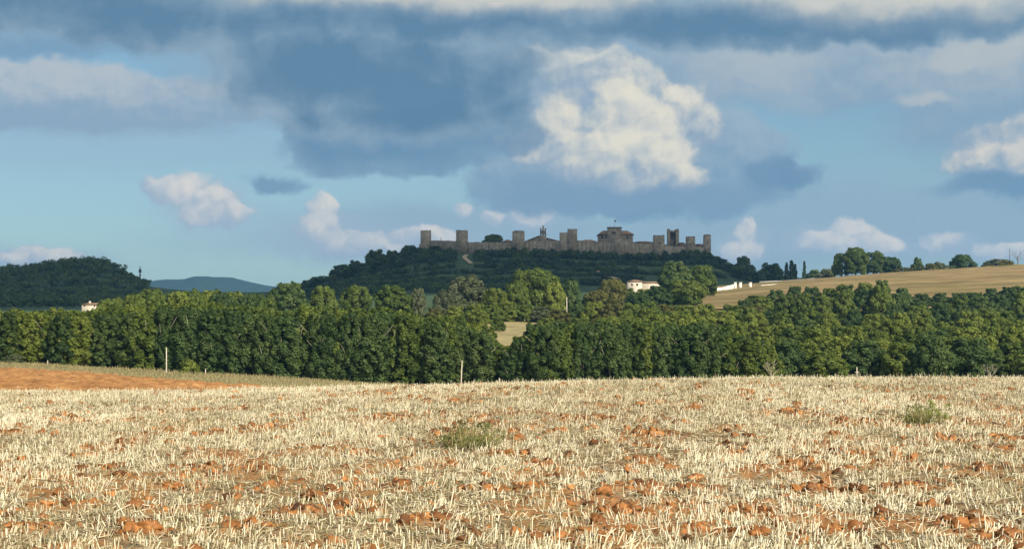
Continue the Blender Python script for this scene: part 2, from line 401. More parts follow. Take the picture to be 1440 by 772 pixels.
# ------------------------------------------------------------------ stubble, clods, weeds
def blades(n_pos, base, dirs, length, width, tone, sides=3, tip=.85):
    N = len(base)
    up = dirs / np.linalg.norm(dirs, axis=1, keepdims=True)
    ref = np.where(np.abs(up[:, 2:3]) > .9, np.array([[1., 0, 0]]), np.array([[0, 0, 1.]]))
    a = np.cross(up, ref); a /= np.linalg.norm(a, axis=1, keepdims=True); b = np.cross(up, a)
    ph = rng.uniform(0, 6.28, N)
    rings = []
    for lv, ws in ((0., 1.), (1., tip)):
        for k in range(sides):
            an = ph + 2 * math.pi * k / sides
            rings.append(base + up * (length * lv)[:, None] + (a * np.cos(an)[:, None] + b * np.sin(an)[:, None]) * (width * ws)[:, None])
    V = np.stack(rings, axis=1).reshape(-1, 3)
    o = (np.arange(N) * 2 * sides)[:, None]
    quads = [o + np.array([[k, (k + 1) % sides, sides + (k + 1) % sides, sides + k]]) for k in range(sides)]
    Q = np.concatenate(quads)
    T = (o + np.array([[sides, sides + 1, sides + 2]])) if sides == 3 else np.zeros((0, 3), int)
    return V, Q, T, np.repeat(tone, 2 * sides)

def rand_field(n, y0=13., y1=68., half=.325, side=2.6):
    c0 = side / half; Y = np.sqrt(rng.uniform((y0 + c0) ** 2, (y1 + c0) ** 2, n)) - c0; X = rng.uniform(-1, 1, n) * (half * Y + side)
    return X, Y
nt_ = 50000
TX, TY = rand_field(nt_)
pm = patch_mask(TX, TY); wm = weed_mask(TX, TY)
keep = rng.uniform(0, 1, nt_) > np.maximum(np.maximum(pm * .75, wm * .35), np.clip(.62 - fbm(TX * .8 + 7, TY * .35, 3, 93), 0, .5) * 2.2)
TX, TY = TX[keep], TY[keep]; nt_ = len(TX)
cnt = rng.integers(4, 11, nt_)
ti = np.repeat(np.arange(nt_), cnt); N = len(ti)
lean_az = fbm(TX * .5, TY * .5, 2, 41) * 12.0 + rng.normal(0, .9, nt_)
lean = np.where(rng.uniform(0, 1, nt_) < .42, rng.uniform(.35, 1.25, nt_), np.abs(rng.normal(.12, .16, nt_)))
ldir = np.stack([np.cos(lean_az) * np.sin(lean), np.sin(lean_az) * np.sin(lean), np.cos(lean)], axis=1)
off = rng.normal(0, .085, (N, 2))
fan = rng.normal(0, .1, (N, 3)); fan[:, :2] += off * (rng.uniform(0, 1, nt_) ** 2 * 3.5)[ti][:, None]
bx, by = TX[ti] + off[:, 0], TY[ti] + off[:, 1]
bz = ground(bx, by) + soil_disp(bx, by) - .01
d = ldir[ti] + fan
ln = np.where(rng.uniform(0, 1, N) < .05, rng.uniform(.17, .28, N), rng.uniform(.06, .165, N)) * (.8 + .4 * fbm(bx * .4, by * .2, 2, 6))
wd = rng.uniform(.0038, .0095, N)
tone = np.clip(rng.normal(.56, .28, N) + (fbm(bx * .25, by * .12, 3, 21) - .5) * .5, 0, 1)
A = blades(N, np.stack([bx, by, bz], 1), d, ln, wd, tone)
# loose straw lying about
N2 = 145000
lx, ly = rand_field(N2); kp = rng.uniform(0, 1, N2) > patch_mask(lx, ly) * .75; lx, ly = lx[kp], ly[kp]; N2 = len(lx)
az = rng.uniform(0, 6.28, N2); el = np.abs(rng.normal(.05, .18, N2))
B = blades(N2, np.stack([lx, ly, ground(lx, ly) + soil_disp(lx, ly) + .035], 1),
           np.stack([np.cos(az) * np.cos(el), np.sin(az) * np.cos(el), np.sin(el)], 1),
           rng.uniform(.05, .22, N2), rng.uniform(.003, .009, N2), np.clip(rng.normal(.3, .28, N2), 0, 1))
def cat_blades(lst):
    V, Q, T, C, o = [], [], [], [], 0
    for v, q, t, c in lst:
        V.append(v); Q.append(q + o); T.append(t + o); C.append(c); o += len(v)
    return np.concatenate(V), np.concatenate(Q), np.concatenate(T), np.concatenate(C)
V, Q, T, C = cat_blades([A, B])
tag(link('stubble', make_mesh('stubble', V, [Q, T], attrs={'tone': C}, mats=[M['straw']])), kind='stuff',
    label='pale cut straw stubble covering the foreground field', cat='stubble')
# low dry weeds among the stubble
N3 = 80000
lx, ly = rand_field(N3); kp = rng.uniform(0, 1, N3) < weed_mask(lx, ly) * .9 + .12; lx, ly = lx[kp], ly[kp]; N3 = len(lx)
az = rng.uniform(0, 6.28, N3); el = rng.uniform(.2, 1.4, N3)
V, Q, T, C = blades(N3, np.stack([lx, ly, ground(lx, ly) + soil_disp(lx, ly)], 1),
                    np.stack([np.cos(az) * np.cos(el), np.sin(az) * np.cos(el), np.sin(el)], 1),
                    rng.uniform(.05, .14, N3), rng.uniform(.004, .011, N3), rng.uniform(0, 1, N3), tip=.2)
tag(link('weeds', make_mesh('weeds', V, [Q, T], attrs={'tone': C}, mats=[M['weed']])), kind='stuff',
    label='low grey green weeds scattered between the stubble', cat='weeds')

# rough grass on the strip between the red soil and the trees
ng = 26000
gp = rng.uniform(-60, 760, ng); gY = np.where(rng.uniform(0, 1, ng) < .55, rng.uniform(178, 258, ng), rng.normal(0, 3.0, ng) + (186 - np.clip((gp - 120) / 300, 0, 1) * 88) + 4)
gY = np.clip(gY, 92, 259); gX = wx(gp, gY); az = rng.uniform(0, 6.28, ng); el = rng.uniform(.7, 1.5, ng)
V, Q, T, C = blades(ng, np.stack([gX, gY, ground(gX, gY)], 1), np.stack([np.cos(az) * np.cos(el), np.sin(az) * np.cos(el), np.sin(el)], 1),
                    rng.uniform(.1, .5, ng) * (.4 + 1.2 * fbm(gX / 5, gY / 9, 2, 61)), rng.uniform(.02, .06, ng), rng.uniform(0, 1, ng), tip=.25)
tag(link('grass', make_mesh('grass', V, [Q, T], attrs={'tone': C}, mats=[M['drygrass_blade']])), kind='stuff', label='rough dry grass on the strip in front of the long row', cat='grass')
# orange clods
import bmesh
def ico(sub):
    bm = bmesh.new(); bmesh.ops.create_icosphere(bm, subdivisions=sub, radius=1)
    v = np.array([v.co[:] for v in bm.verts]); f = np.array([[v.index for v in f.verts] for f in bm.faces]); bm.free(); return v, f
ICOS = {1: ico(1), 2: ico(2), 3: ico(3), 4: ico(4)}
cl_v, cl_f, cl_t, off_ = [], [], [], 0
clods = []
for x, y, r in PW:
    for _ in range(int(70 + r * 150)):
        a = rng.uniform(0, 6.28); rr = r * 1.7 * rng.uniform(0, 1) ** .8
        s_ = .014 + .075 * rng.uniform(0, 1) ** 2.6 * (1.25 - .6 * rr / r)
        clods.append((x + rr * math.cos(a) * 1.25, y + rr * math.sin(a) * 1.2, s_))
    for _ in range(int(2 + r * 7)):
        a = rng.uniform(0, 6.28); rr = r * .8 * rng.uniform(0, 1)
        clods.append((x + rr * math.cos(a) * 1.2, y + rr * math.sin(a), rng.uniform(.045, .11)))
gx, gy_ = rand_field(820)
for x, y in zip(gx, gy_):
    for _ in range(rng.integers(1, 5)): clods.append((x + rng.normal(0, .16), y + rng.normal(0, .14), rng.uniform(.035, .115)))
    for _ in range(14): clods.append((x + rng.normal(0, .3), y + rng.normal(0, .3), rng.uniform(.012, .045)))
cx, cy = rand_field(60000); cm = patch_mask(cx, cy)
for x, y, c_ in zip(cx, cy, cm):
    if rng.uniform() < c_ * .3 + .05: clods.append((x, y, .014 + .075 * rng.uniform() ** 2.6))
CX = np.array([c_[0] for c_ in clods]); CYy = np.array([c_[1] for c_ in clods])
CZ = ground(CX, CYy) + soil_disp(CX, CYy)
for (x, y, s_), z in zip(clods, CZ):
    P0, F0 = ICOS[4 if s_ > .1 else 3 if s_ > .055 else 2 if s_ > .028 else 1]
    pn = rng.normal(0, 1, (14, 3)); pn /= np.linalg.norm(pn, axis=1, keepdims=True); po = rng.uniform(.5, .95, 14)
    dd = np.maximum(P0 @ pn.T, 1e-3); k_ = np.minimum((po / dd).min(1), 1.0)       # facets of a broken clod
    sd = rng.uniform(0, 99, 2)
    rough = vnoise(P0[:, 0] * 4 + sd[0], P0[:, 1] * 4 + P0[:, 2] * 3.1 + sd[1], 2) - .5
    rough2 = vnoise(P0[:, 0] * 10 + sd[1], P0[:, 1] * 10 + P0[:, 2] * 8.3 + sd[0], 5) - .5
    v = P0 * (k_ * (1 + .6 * rough + .4 * rough2 * (s_ > .045)))[:, None] * s_ * np.array([rng.uniform(.9, 1.7), rng.uniform(.8, 1.3), rng.uniform(.6, 1.05)])
    a = rng.uniform(0, 6.28); ca, sa = math.cos(a), math.sin(a); tl = rng.normal(0, .3); ct, st = math.cos(tl), math.sin(tl)
    v = v @ np.array([[1, 0, 0], [0, ct, -st], [0, st, ct]]) @ np.array([[ca, sa, 0], [-sa, ca, 0], [0, 0, 1]])
    cl_v.append(v + np.array([x, y, z + s_ * .28])); cl_f.append(F0 + off_); off_ += len(P0)
    cl_t.append(np.clip(np.full(len(P0), rng.normal(.45, .2)), 0, 1))
tag(link('soil_clods', make_mesh('soil_clods', np.concatenate(cl_v), [np.concatenate(cl_f)], attrs={'tone': np.concatenate(cl_t)}, mats=[M['clay']], smooth=False)), kind='stuff',
    label='rusty orange clods of soil breaking through the stubble', cat='soil clods')

# ------------------------------------------------------------------ trees
def leaf_cloud(lobes, n, leaf, seed, core=(0, 0), elong=1.5, up=.25, upbias=.15):
    r_ = np.random.default_rng(seed)
    L = np.array(lobes)                       # cx cy cz rx rz tone
    area = L[:, 3] * (L[:, 3] + L[:, 4]); pr = area / area.sum()
    li = r_.choice(len(L), n, p=pr)
    d = r_.normal(0, 1, (n, 3)); d /= np.linalg.norm(d, axis=1, keepdims=True)
    # turn inward/downward facing ones outward so that the lobe's shell is on the outside
    out = L[li, :3] - np.array([core[0], core[1], 0]); out[:, 2] = 0
    on = out / (np.linalg.norm(out, axis=1, keepdims=True) + 1e-6)
    dot = (d * on).sum(1); flip = (dot < -.2) & (r_.uniform(0, 1, n) < .7)
    d[flip] -= 2 * dot[flip, None] * on[flip]
    fl = (d[:, 2] < -.3) & (r_.uniform(0, 1, n) < .6); d[fl, 2] *= -1
    rad = r_.uniform(.62, 1.08, n)
    p = L[li, :3] + d * np.stack([L[li, 3], L[li, 3], L[li, 4]], 1) * rad[:, None]
    nm = d + r_.normal(0, .3, (n, 3)) + np.array([0, 0, up]); nm /= np.linalg.norm(nm, axis=1, keepdims=True)
    ref = r_.normal(0, 1, (n, 3)); a = np.cross(nm, ref); a /= np.linalg.norm(a, axis=1, keepdims=True); b = np.cross(nm, a)
    s = leaf * r_.uniform(.55, 1.3, n)
    a *= (s * elong * .5)[:, None]; b *= (s / elong * .75)[:, None]
    bend = nm * (s * .22)[:, None]
    V = np.stack([p - a - bend, p + b, p + a - bend, p - b], 1).reshape(-1, 3)
    Q = np.arange(4 * n).reshape(n, 4)
    tone = np.clip(L[li, 5] + r_.normal(0, .13, n), 0, 1)
    return V, Q, np.repeat(tone, 4)

def crown(name, seed, w, h, z0, prof, nl, n, leaf, lob=(.16, .3), vert=1.0, mat='leaf_green', inner=.5):
    """prof(t) radius fraction at height fraction t"""
    r_ = np.random.default_rng(seed); lobes = []
    for i in range(nl):
        t = (i + r_.uniform(0, 1)) / nl
        rad = w / 2 * prof(t); a = i * 2.399 + r_.uniform(-.5, .5)
        rr = rad * (r_.uniform(inner, .86))
        s = w * r_.uniform(*lob) * (.6 + .5 * prof(t))
        lobes.append((rr * math.cos(a), rr * math.sin(a), z0 + (h - z0) * t, s, s * vert * r_.uniform(.8, 1.2), r_.uniform(.3, .7)))
    V, Q, T = leaf_cloud(lobes, n, leaf, seed + 1)
    top = np.percentile(V[:, 2], 99.7); V[:, 2] *= h / top
    wid = 2 * np.percentile(np.hypot(V[:, 0], V[:, 1]), 96); V[:, :2] *= w / wid
    V[:, 2] = np.maximum(V[:, 2], .03)
    return make_mesh(name, V, [Q], attrs={'tone': T}, mats=[M[mat]])

def trunk(name, seed, h, r, top, lean=.04, limbs=5, mat='bark', spread=.25):
    rr = random.Random(seed); mb = MB()
    pts = []; x = y = 0
    for i in range(6):
        pts.append((x, y, -0.4 + (top + .4) * i / 5)); x += rr.uniform(-lean, lean) * h; y += rr.uniform(-lean, lean) * h
    mb.tube(pts, [r * (1.25 if i == 0 else 1 - .14 * i) for i in range(6)], 7)
    for k in range(limbs):
        i = rr.randint(2, 4); p = Vector(pts[i]); a = k * 2.4 + rr.uniform(-.4, .4); l = h * spread * rr.uniform(.7, 1.2)
        e = p + Vector((math.cos(a) * l, math.sin(a) * l, l * rr.uniform(.7, 1.3)))
        mid = p.lerp(e, .5) + Vector((0, 0, -.08 * l))
        mb.tube([p, mid, e], [r * .45, r * .3, r * .1], 5)
    return mb.mesh(name, M[mat], True)

egg = lambda t: max(.12, math.sin(math.pi * min(1, .12 + .88 * t) ** .9)) ** .36
dome = lambda t: max(.1, 1 - (2 * t - .75) ** 2 / 1.6) if t < .9 else .5
column = lambda t: .55 + .45 * math.sin(math.pi * min(1, t + .18) ** 1.1) if t < .92 else .42
bush = lambda t: max(.15, math.cos(t * 1.45)) ** .5
cyp = lambda t: max(.08, (1 - t) ** .55 * (min(1, t * 6 + .4)))

PROTO = {}
def proto(kind, variants, w, h, z0, prof, nl, n, leaf, trunk_r, **kw):
    tr = dict(limbs=kw.pop('limbs', 5), mat=kw.pop('bark', 'bark'), spread=kw.pop('spread', .25), lean=kw.pop('lean', .03))
    PROTO[kind] = [(crown(kind + '_crown', hash_(kind) + 31 * i, w * (1 + .08 * (i % 3 - 1)), h, z0, prof, nl, n, leaf, **kw),
                    trunk(kind + '_trunk', i + 5, h, trunk_r, h * .72, **tr), h, w) for i in range(variants)]
def hash_(s): return sum(ord(c) * (i + 7) for i, c in enumerate(s)) % 9973
proto('row_tree', 5, 5.4, 11., .3, column, 120, 11500, .27, .14, vert=1.7, limbs=6, inner=.45, lob=(.06, .125), bark='bark_pale')
proto('round_tree', 4, 9.5, 10., 1.6, egg, 90, 9500, .38, .3, lob=(.07, .14), inner=.5)
proto('wood_tree', 5, 7.6, 7.6, .3, dome, 90, 8500, .34, .2, lob=(.07, .135), inner=.5)
proto('grey_willow', 2, 7.5, 11., .8, egg, 52, 7500, .4, .28, vert=1.6, lob=(.1, .18))
proto('olive_tree', 3, 3.6, 3.4, .5, egg, 22, 800, .42, .14, lob=(.16, .28), limbs=3)
proto('shrub', 3, 3.4, 2.6, .05, bush, 22, 1300, .32, .06, lob=(.14, .26), limbs=3)
proto('cypress', 2, 2.6, 12., .3, cyp, 34, 1800, .38, .16, vert=1.8, lob=(.16, .26), limbs=0, inner=.2)
proto('far_tree', 3, 9., 8.5, .1, dome, 44, 3600, .62, .3, lob=(.12, .22))
proto('pine', 1, 13., 6.0, 3.0, lambda t: 1 - .55 * t, 34, 2600, .6, .35, lob=(.09, .15), vert=.7, inner=.1)

def tree(kind, var, x, y, h, w, mat, label, cat='tree', group=None, name=None, rot=None, sink=.15):
    cm, tm, ph, pw = PROTO[kind][var % len(PROTO[kind])]
    root = link(name or kind, None)
    root.empty_display_size = .5
    root.location = (x, y, gz(x, y) - sink)
    root.rotation_euler.z = random.uniform(0, 6.28) if rot is None else rot
    sx = w / pw; root.scale = (sx, sx, h / ph)
    tag(root, label, cat, group)
    c = link('crown', cm, root)
    if mat and cm.materials[0] != M[mat]:
        c.material_slots[0].link = 'OBJECT'; c.material_slots[0].material = M[mat]
    link('trunk', tm, root)
    return root

def ptree(kind, var, px, py_top, Y, w_px, mat, label, **kw):
    """a tree whose top shows at photo row py_top when standing at distance Y"""
    x = wx(px, Y); h = wz(py_top, Y) - gz(x, Y)
    return tree(kind, var, x, Y, max(h, .8), w_px / F * Y, mat, label, **kw)

TONE = {'leaf_green': 'mid green', 'leaf_yellow': 'yellow green', 'leaf_dark': 'dark green', 'leaf_grey': 'grey green', 'leaf_brown': 'brownish green', 'leaf_olive': 'dusky green'}

def nearest(px, marks): return min(marks, key=lambda m: abs(m[0] - px))[1]

# the long row along the left field edge
ROWTOP = ([0, 60, 125, 150, 200, 260, 300, 360, 400, 430, 500, 560, 600, 650, 680, 704], [432, 434, 434, 432, 428, 424, 424, 430, 434, 430, 434, 430, 440, 446, 458, 482])
LM1 = [(20, 'above the red soil at the left edge'), (65, 'by the little white post of the red field'), (130, 'in front of the white farmhouse'), (190, 'left of the pale pole'), (240, 'behind the pale pole'),
       (285, 'behind the yellow shrub on the field edge'), (350, 'right of the yellow field edge shrub'), (395, 'by the dark gap in the long row'), (450, 'right of the dark gap in the long row'),
       (520, 'below the two round trees behind the row'), (580, 'in the darkest stretch of the long row'), (645, 'behind the white leaning pole'), (690, 'at the clearing end of the long row')]
def adj_h(f): return 'tall' if f > .3 else ('low' if f < -.3 else 'mid height')
i = 0
for row, (Y0, st) in enumerate([(258, 15.5), (266, 18)]):
    px = -40 + row * 10
    while px < 705:
        i += 1
        Y = Y0 + random.uniform(-2, 2)
        jit = random.uniform(-6, 6)
        top = np.interp(px, *ROWTOP) + jit * .6 + (2 if row else 9)
        if row == 0 and abs(px - 394) < 8: px += 8
        if row == 0 and 122 < px < 143: px = 146
        mat = 'leaf_yellow' if (px < 120 and random.random() < .4) else random.choice(['leaf_green', 'leaf_dark', 'leaf_dark'] if row == 0 else ['leaf_green', 'leaf_yellow', 'leaf_green'])  # lighter leaf colours in the rear line paint in the sunlit top fringe
        if px > 560 and random.random() < .35: mat = 'leaf_green'
        lab = f"{'tall' if jit < -2 else 'lower' if jit > 2 else 'even'} {TONE[mat]} tree, {'front' if not row else 'rear'} line, {nearest(px, LM1)}"
        ptree('row_tree', i, px, top, Y, random.uniform(46, 62), mat, lab, group='trees of the long row beside the stubble field')
        px += st * random.uniform(.8, 1.2)

# the shorter clipped row right of the clearing
i = 0
ROW2 = ([716, 730, 745, 770, 850, 900, 1000, 1040, 1070], [500, 478, 464, 456, 455, 458, 458, 466, 480])
LM2 = [(725, 'on the rounded end beside the clearing'), (790, 'right of the rounded end of the short row'), (860, 'in the middle of the short row'), (930, 'under the yellow green thicket'), (1000, 'toward the right of the short row'), (1060, 'where the short row meets the right wood')]
for row, (Y0, st) in enumerate([(255, 15.5), (263, 18)]):
    px = 722 + row * 12
    while px < 1075:
        i += 1; jit = random.uniform(-6, 6)
        mat = random.choice(['leaf_dark', 'leaf_green', 'leaf_dark', 'leaf_dark'])
        lab = f"{'tall' if jit < -2 else 'lower' if jit > 2 else 'even'} {TONE[mat]} tree, {'front' if not row else 'rear'} line, {nearest(px, LM2)}"
        ptree('row_tree', i + 2, px, np.interp(px, *ROW2) + jit * .8 - (3 if row else -3), Y0 + random.uniform(-2, 2), random.uniform(44, 58), mat, lab,
              group='trees of the short row right of the clearing')
        px += st * random.uniform(.8, 1.2)

# trees behind the left row
LM3 = [(150, 'beside the white farmhouse roof'), (210, 'below the wooded left hill'), (300, 'under the blue hills'), (370, 'left of the big dark tree')]
i = 0
for Y, tops, st in [(330, ([0, 120, 140, 300, 380, 600], [446, 440, 430, 430, 444, 450]), 34), (375, ([130, 150, 200, 300, 380], [426, 418, 413, 412, 416]), 30), (430, ([150, 200, 300, 400], [418, 410, 406, 408]), 30)]:
    px = (0 if Y == 330 else 150) + random.uniform(0, 10)
    while px < (600 if Y == 330 else 385):
        if not (Y == 330 and 110 < px < 134):
            i += 1; jit = random.uniform(-4, 6)
            mat = random.choice(['leaf_green', 'leaf_green', 'leaf_yellow', 'leaf_dark']) if Y > 330 else random.choice(['leaf_yellow', 'leaf_green', 'leaf_yellow'])
            where = nearest(px, LM3) if Y > 330 else nearest(px, LM1)
            ptree('round_tree', i, px, np.interp(px, *tops) + jit, Y + random.uniform(-6, 6), random.uniform(38, 54), mat,
                  f"{TONE[mat]} bushy tree {'just' if Y == 330 else 'well' if Y == 375 else 'far'} behind, {where}", group='trees behind the long row')
        px += st * random.uniform(.85, 1.2)

# distinct trees in the middle distance: kind, var, px, top, Y, w_px, mat, label
SOLO = [
    ('round_tree', 0, 405, 397, 440, 62, 'leaf_dark', 'broad dark tree standing highest behind the long row left of the castle hill'),
    ('round_tree', 1, 454, 402, 470, 44, 'leaf_green', 'round green tree right of the broad dark tree, below the dark hill terraces'),
    ('round_tree', 2, 500, 402, 470, 44, 'leaf_green', 'bright round tree between two gaps below the hill terraces'),
    ('round_tree', 3, 553, 401, 460, 60, 'leaf_green', 'flat topped pale green tree with a dark hollow under it'),
    ('round_tree', 0, 588, 405, 462, 26, 'leaf_grey', 'small green tree touching the flat topped pale tree'),
    ('grey_willow', 0, 655, 387, 480, 66, 'leaf_grey', 'large grey green willow below the stone ramp of the castle'),
    ('grey_willow', 1, 626, 408, 470, 42, 'leaf_grey', 'smaller grey green willow leaning on the large willow'),
    ('round_tree', 1, 695, 405, 470, 44, 'leaf_yellow', 'yellowing tree right of the grey willows'),
    ('round_tree', 2, 752, 378, 490, 74, 'leaf_green', 'largest round green tree in the centre above the clearing'),
    ('round_tree', 3, 727, 398, 480, 40, 'leaf_green', 'green tree against the left flank of the largest central tree'),
    ('round_tree', 0, 778, 396, 485, 40, 'leaf_yellow', 'lighter tree low against the right flank of the largest central tree'),
    ('round_tree', 1, 803, 394, 500, 30, 'leaf_dark', 'narrow dark tree left of the bare white pole'),
    ('round_tree', 2, 862, 392, 540, 40, 'leaf_brown', 'brownish tree left of the white hill farmhouse'),
    ('round_tree', 3, 838, 409, 520, 44, 'leaf_brown', 'rusty green bushy tree right of the bare white pole'),
    ('round_tree', 0, 948, 368, 600, 52, 'leaf_dark', 'tall dark tree right of the white hill farmhouse'),
    ('round_tree', 1, 986, 373, 610, 46, 'leaf_green', 'olive green tree shoulder to shoulder with the tall dark tree'),
    ('round_tree', 2, 962, 394, 540, 54, 'leaf_green', 'bright round tree in front of the tall dark tree'),
    ('round_tree', 3, 925, 402, 530, 44, 'leaf_dark', 'dark bushy tree hiding the foot of the white farmhouse'),
    ('round_tree', 0, 897, 411, 520, 40, 'leaf_dark', 'low dark tree just under the white farmhouse'),
]
for k, v, px, top, Y, w, mat, lab in SOLO: ptree(k, v, px, top, Y, w, mat, lab)

SOLO2 = [('wood_tree', 1, 884, 405, 600, 26, 'leaf_green', 'small green tree at the left corner of the white farmhouse'), ('wood_tree', 2, 905, 406, 600, 30, 'leaf_yellow', 'pale green tree in front of the farmhouse wall'),
         ('wood_tree', 3, 924, 402, 610, 26, 'leaf_green', 'green tree covering the right end of the farmhouse annex')]
for k, v, px, top, Y, w, mat, lab in SOLO2: ptree(k, v, px, top, Y, w, mat, lab)
# thickets round the clearing and across the middle
SH = [(610, 432, 430, 34, 'leaf_brown', 'brown shrub behind the long row under the willows'), (640, 430, 425, 36, 'leaf_yellow', 'yellow green shrub below the large willow'), (668, 428, 420, 36, 'leaf_yellow', 'yellow shrub left of the clearing top'),
      (690, 428, 440, 36, 'leaf_green', 'green shrub at the top edge of the clearing'), (712, 424, 450, 36, 'leaf_yellow', 'brightest yellow shrub at the head of the clearing'), (735, 428, 450, 36, 'leaf_green', 'green shrub under the largest central tree'),
      (760, 430, 450, 34, 'leaf_grey', 'greyish shrub under the largest central tree'), (786, 434, 450, 34, 'leaf_brown', 'brown shrub at the foot of the bare white pole'), (812, 428, 460, 36, 'leaf_dark', 'dark shrub just right of the bare white pole'),
      (836, 424, 455, 40, 'leaf_yellow', 'yellow green shrub below the rusty bushy tree'), (862, 420, 450, 40, 'leaf_brown', 'brown shrub in the thicket under the farmhouse'), (888, 426, 440, 38, 'leaf_green', 'green shrub in the thicket under the farmhouse'),
      (912, 424, 450, 38, 'leaf_green', 'green shrub below the dark trees by the farmhouse'), (770, 446, 400, 40, 'leaf_yellow', 'yellow green shrub above the left end of the short row'), (815, 446, 395, 42, 'leaf_green', 'green shrub behind the short row, left part'),
      (700, 446, 400, 26, 'leaf_green', 'small round shrub standing in the clearing')]
for n_, (px, top, Y, w, mat, lab) in enumerate(SH): ptree('wood_tree', n_, px, top, Y, w, mat, lab, cat='shrub', name='shrub_tree')
i = 0
LM4 = [(860, 'behind the middle of the short row'), (920, 'below the farmhouse trees'), (980, 'below the bright round tree'), (1040, 'under the hay field edge')]
for Y, top0, st in [(330, 452, 36), (370, 444, 34), (410, 436, 33), (455, 428, 32)]:
    px = 840 + random.uniform(0, 14)
    while px < 1060:
        i += 1; mat = random.choice(['leaf_yellow', 'leaf_yellow', 'leaf_yellow', 'leaf_brown', 'leaf_green'])
        ptree('wood_tree', i, px, top0 + random.uniform(-5, 5), Y + random.uniform(-8, 8), random.uniform(38, 52), mat,
              f"{TONE[mat]} thicket tree, {['front', 'second', 'third', 'uppermost'][[330, 370, 410, 455].index(Y)]} tier, {nearest(px, LM4)}", group='trees of the yellow green thicket')
        px += st * random.uniform(.85, 1.2)

# the wood on the right slope
LM5 = [(1075, 'next to the short row'), (1150, 'below the pointed wood top'), (1230, 'under the highest crown of the wood'), (1310, 'in the dip of the wood under the hay field'), (1380, 'in the bright right part of the wood'), (1440, 'at the right edge of the wood')]
i = 0
WT = ([1040, 1075, 1120, 1160, 1200, 1235, 1262, 1300, 1330, 1365, 1400, 1440, 1500], [424, 410, 402, 404, 398, 390, 400, 414, 411, 412, 404, 402, 400])
for ti_, Y in enumerate([272, 300, 332, 366, 402, 440, 485, 535]):
    px = 1062 + random.uniform(-8, 12) - (ti_ > 4) * 10
    w0 = 7.6 / Y * F
    while px < 1475:
        i += 1
        gy = YH - (gz(wx(px, Y), Y) - EYE) / Y * F
        top = gy - random.uniform(4.8, 7.6) / Y * F
        if ti_ >= 6: top = max(min(top, np.interp(px, *WT) + (7 - ti_) * 10 + random.uniform(-2, 4)), np.interp(px, *WT) - 2)
        top = max(top, np.interp(px, *WT))
        upper = ti_ >= 5
        mat = random.choice(['leaf_dark', 'leaf_green']) if upper else random.choice(['leaf_green', 'leaf_green', 'leaf_dark']) if ti_ == 0 else random.choice(['leaf_green', 'leaf_yellow', 'leaf_yellow', 'leaf_green', 'leaf_yellow', 'leaf_dark', 'leaf_yellow'])
        ptree('wood_tree', i, px, top, Y + random.uniform(-9, 9), w0 * random.uniform(.85, 1.25), mat,
              f"{TONE[mat]} tree, {['lowest', 'second', 'third', 'fourth', 'fifth', 'sixth', 'seventh', 'topmost'][ti_]} tier, {nearest(px, LM5)}", group='trees of the right hand wood')
        px += w0 * random.uniform(.62, .85)

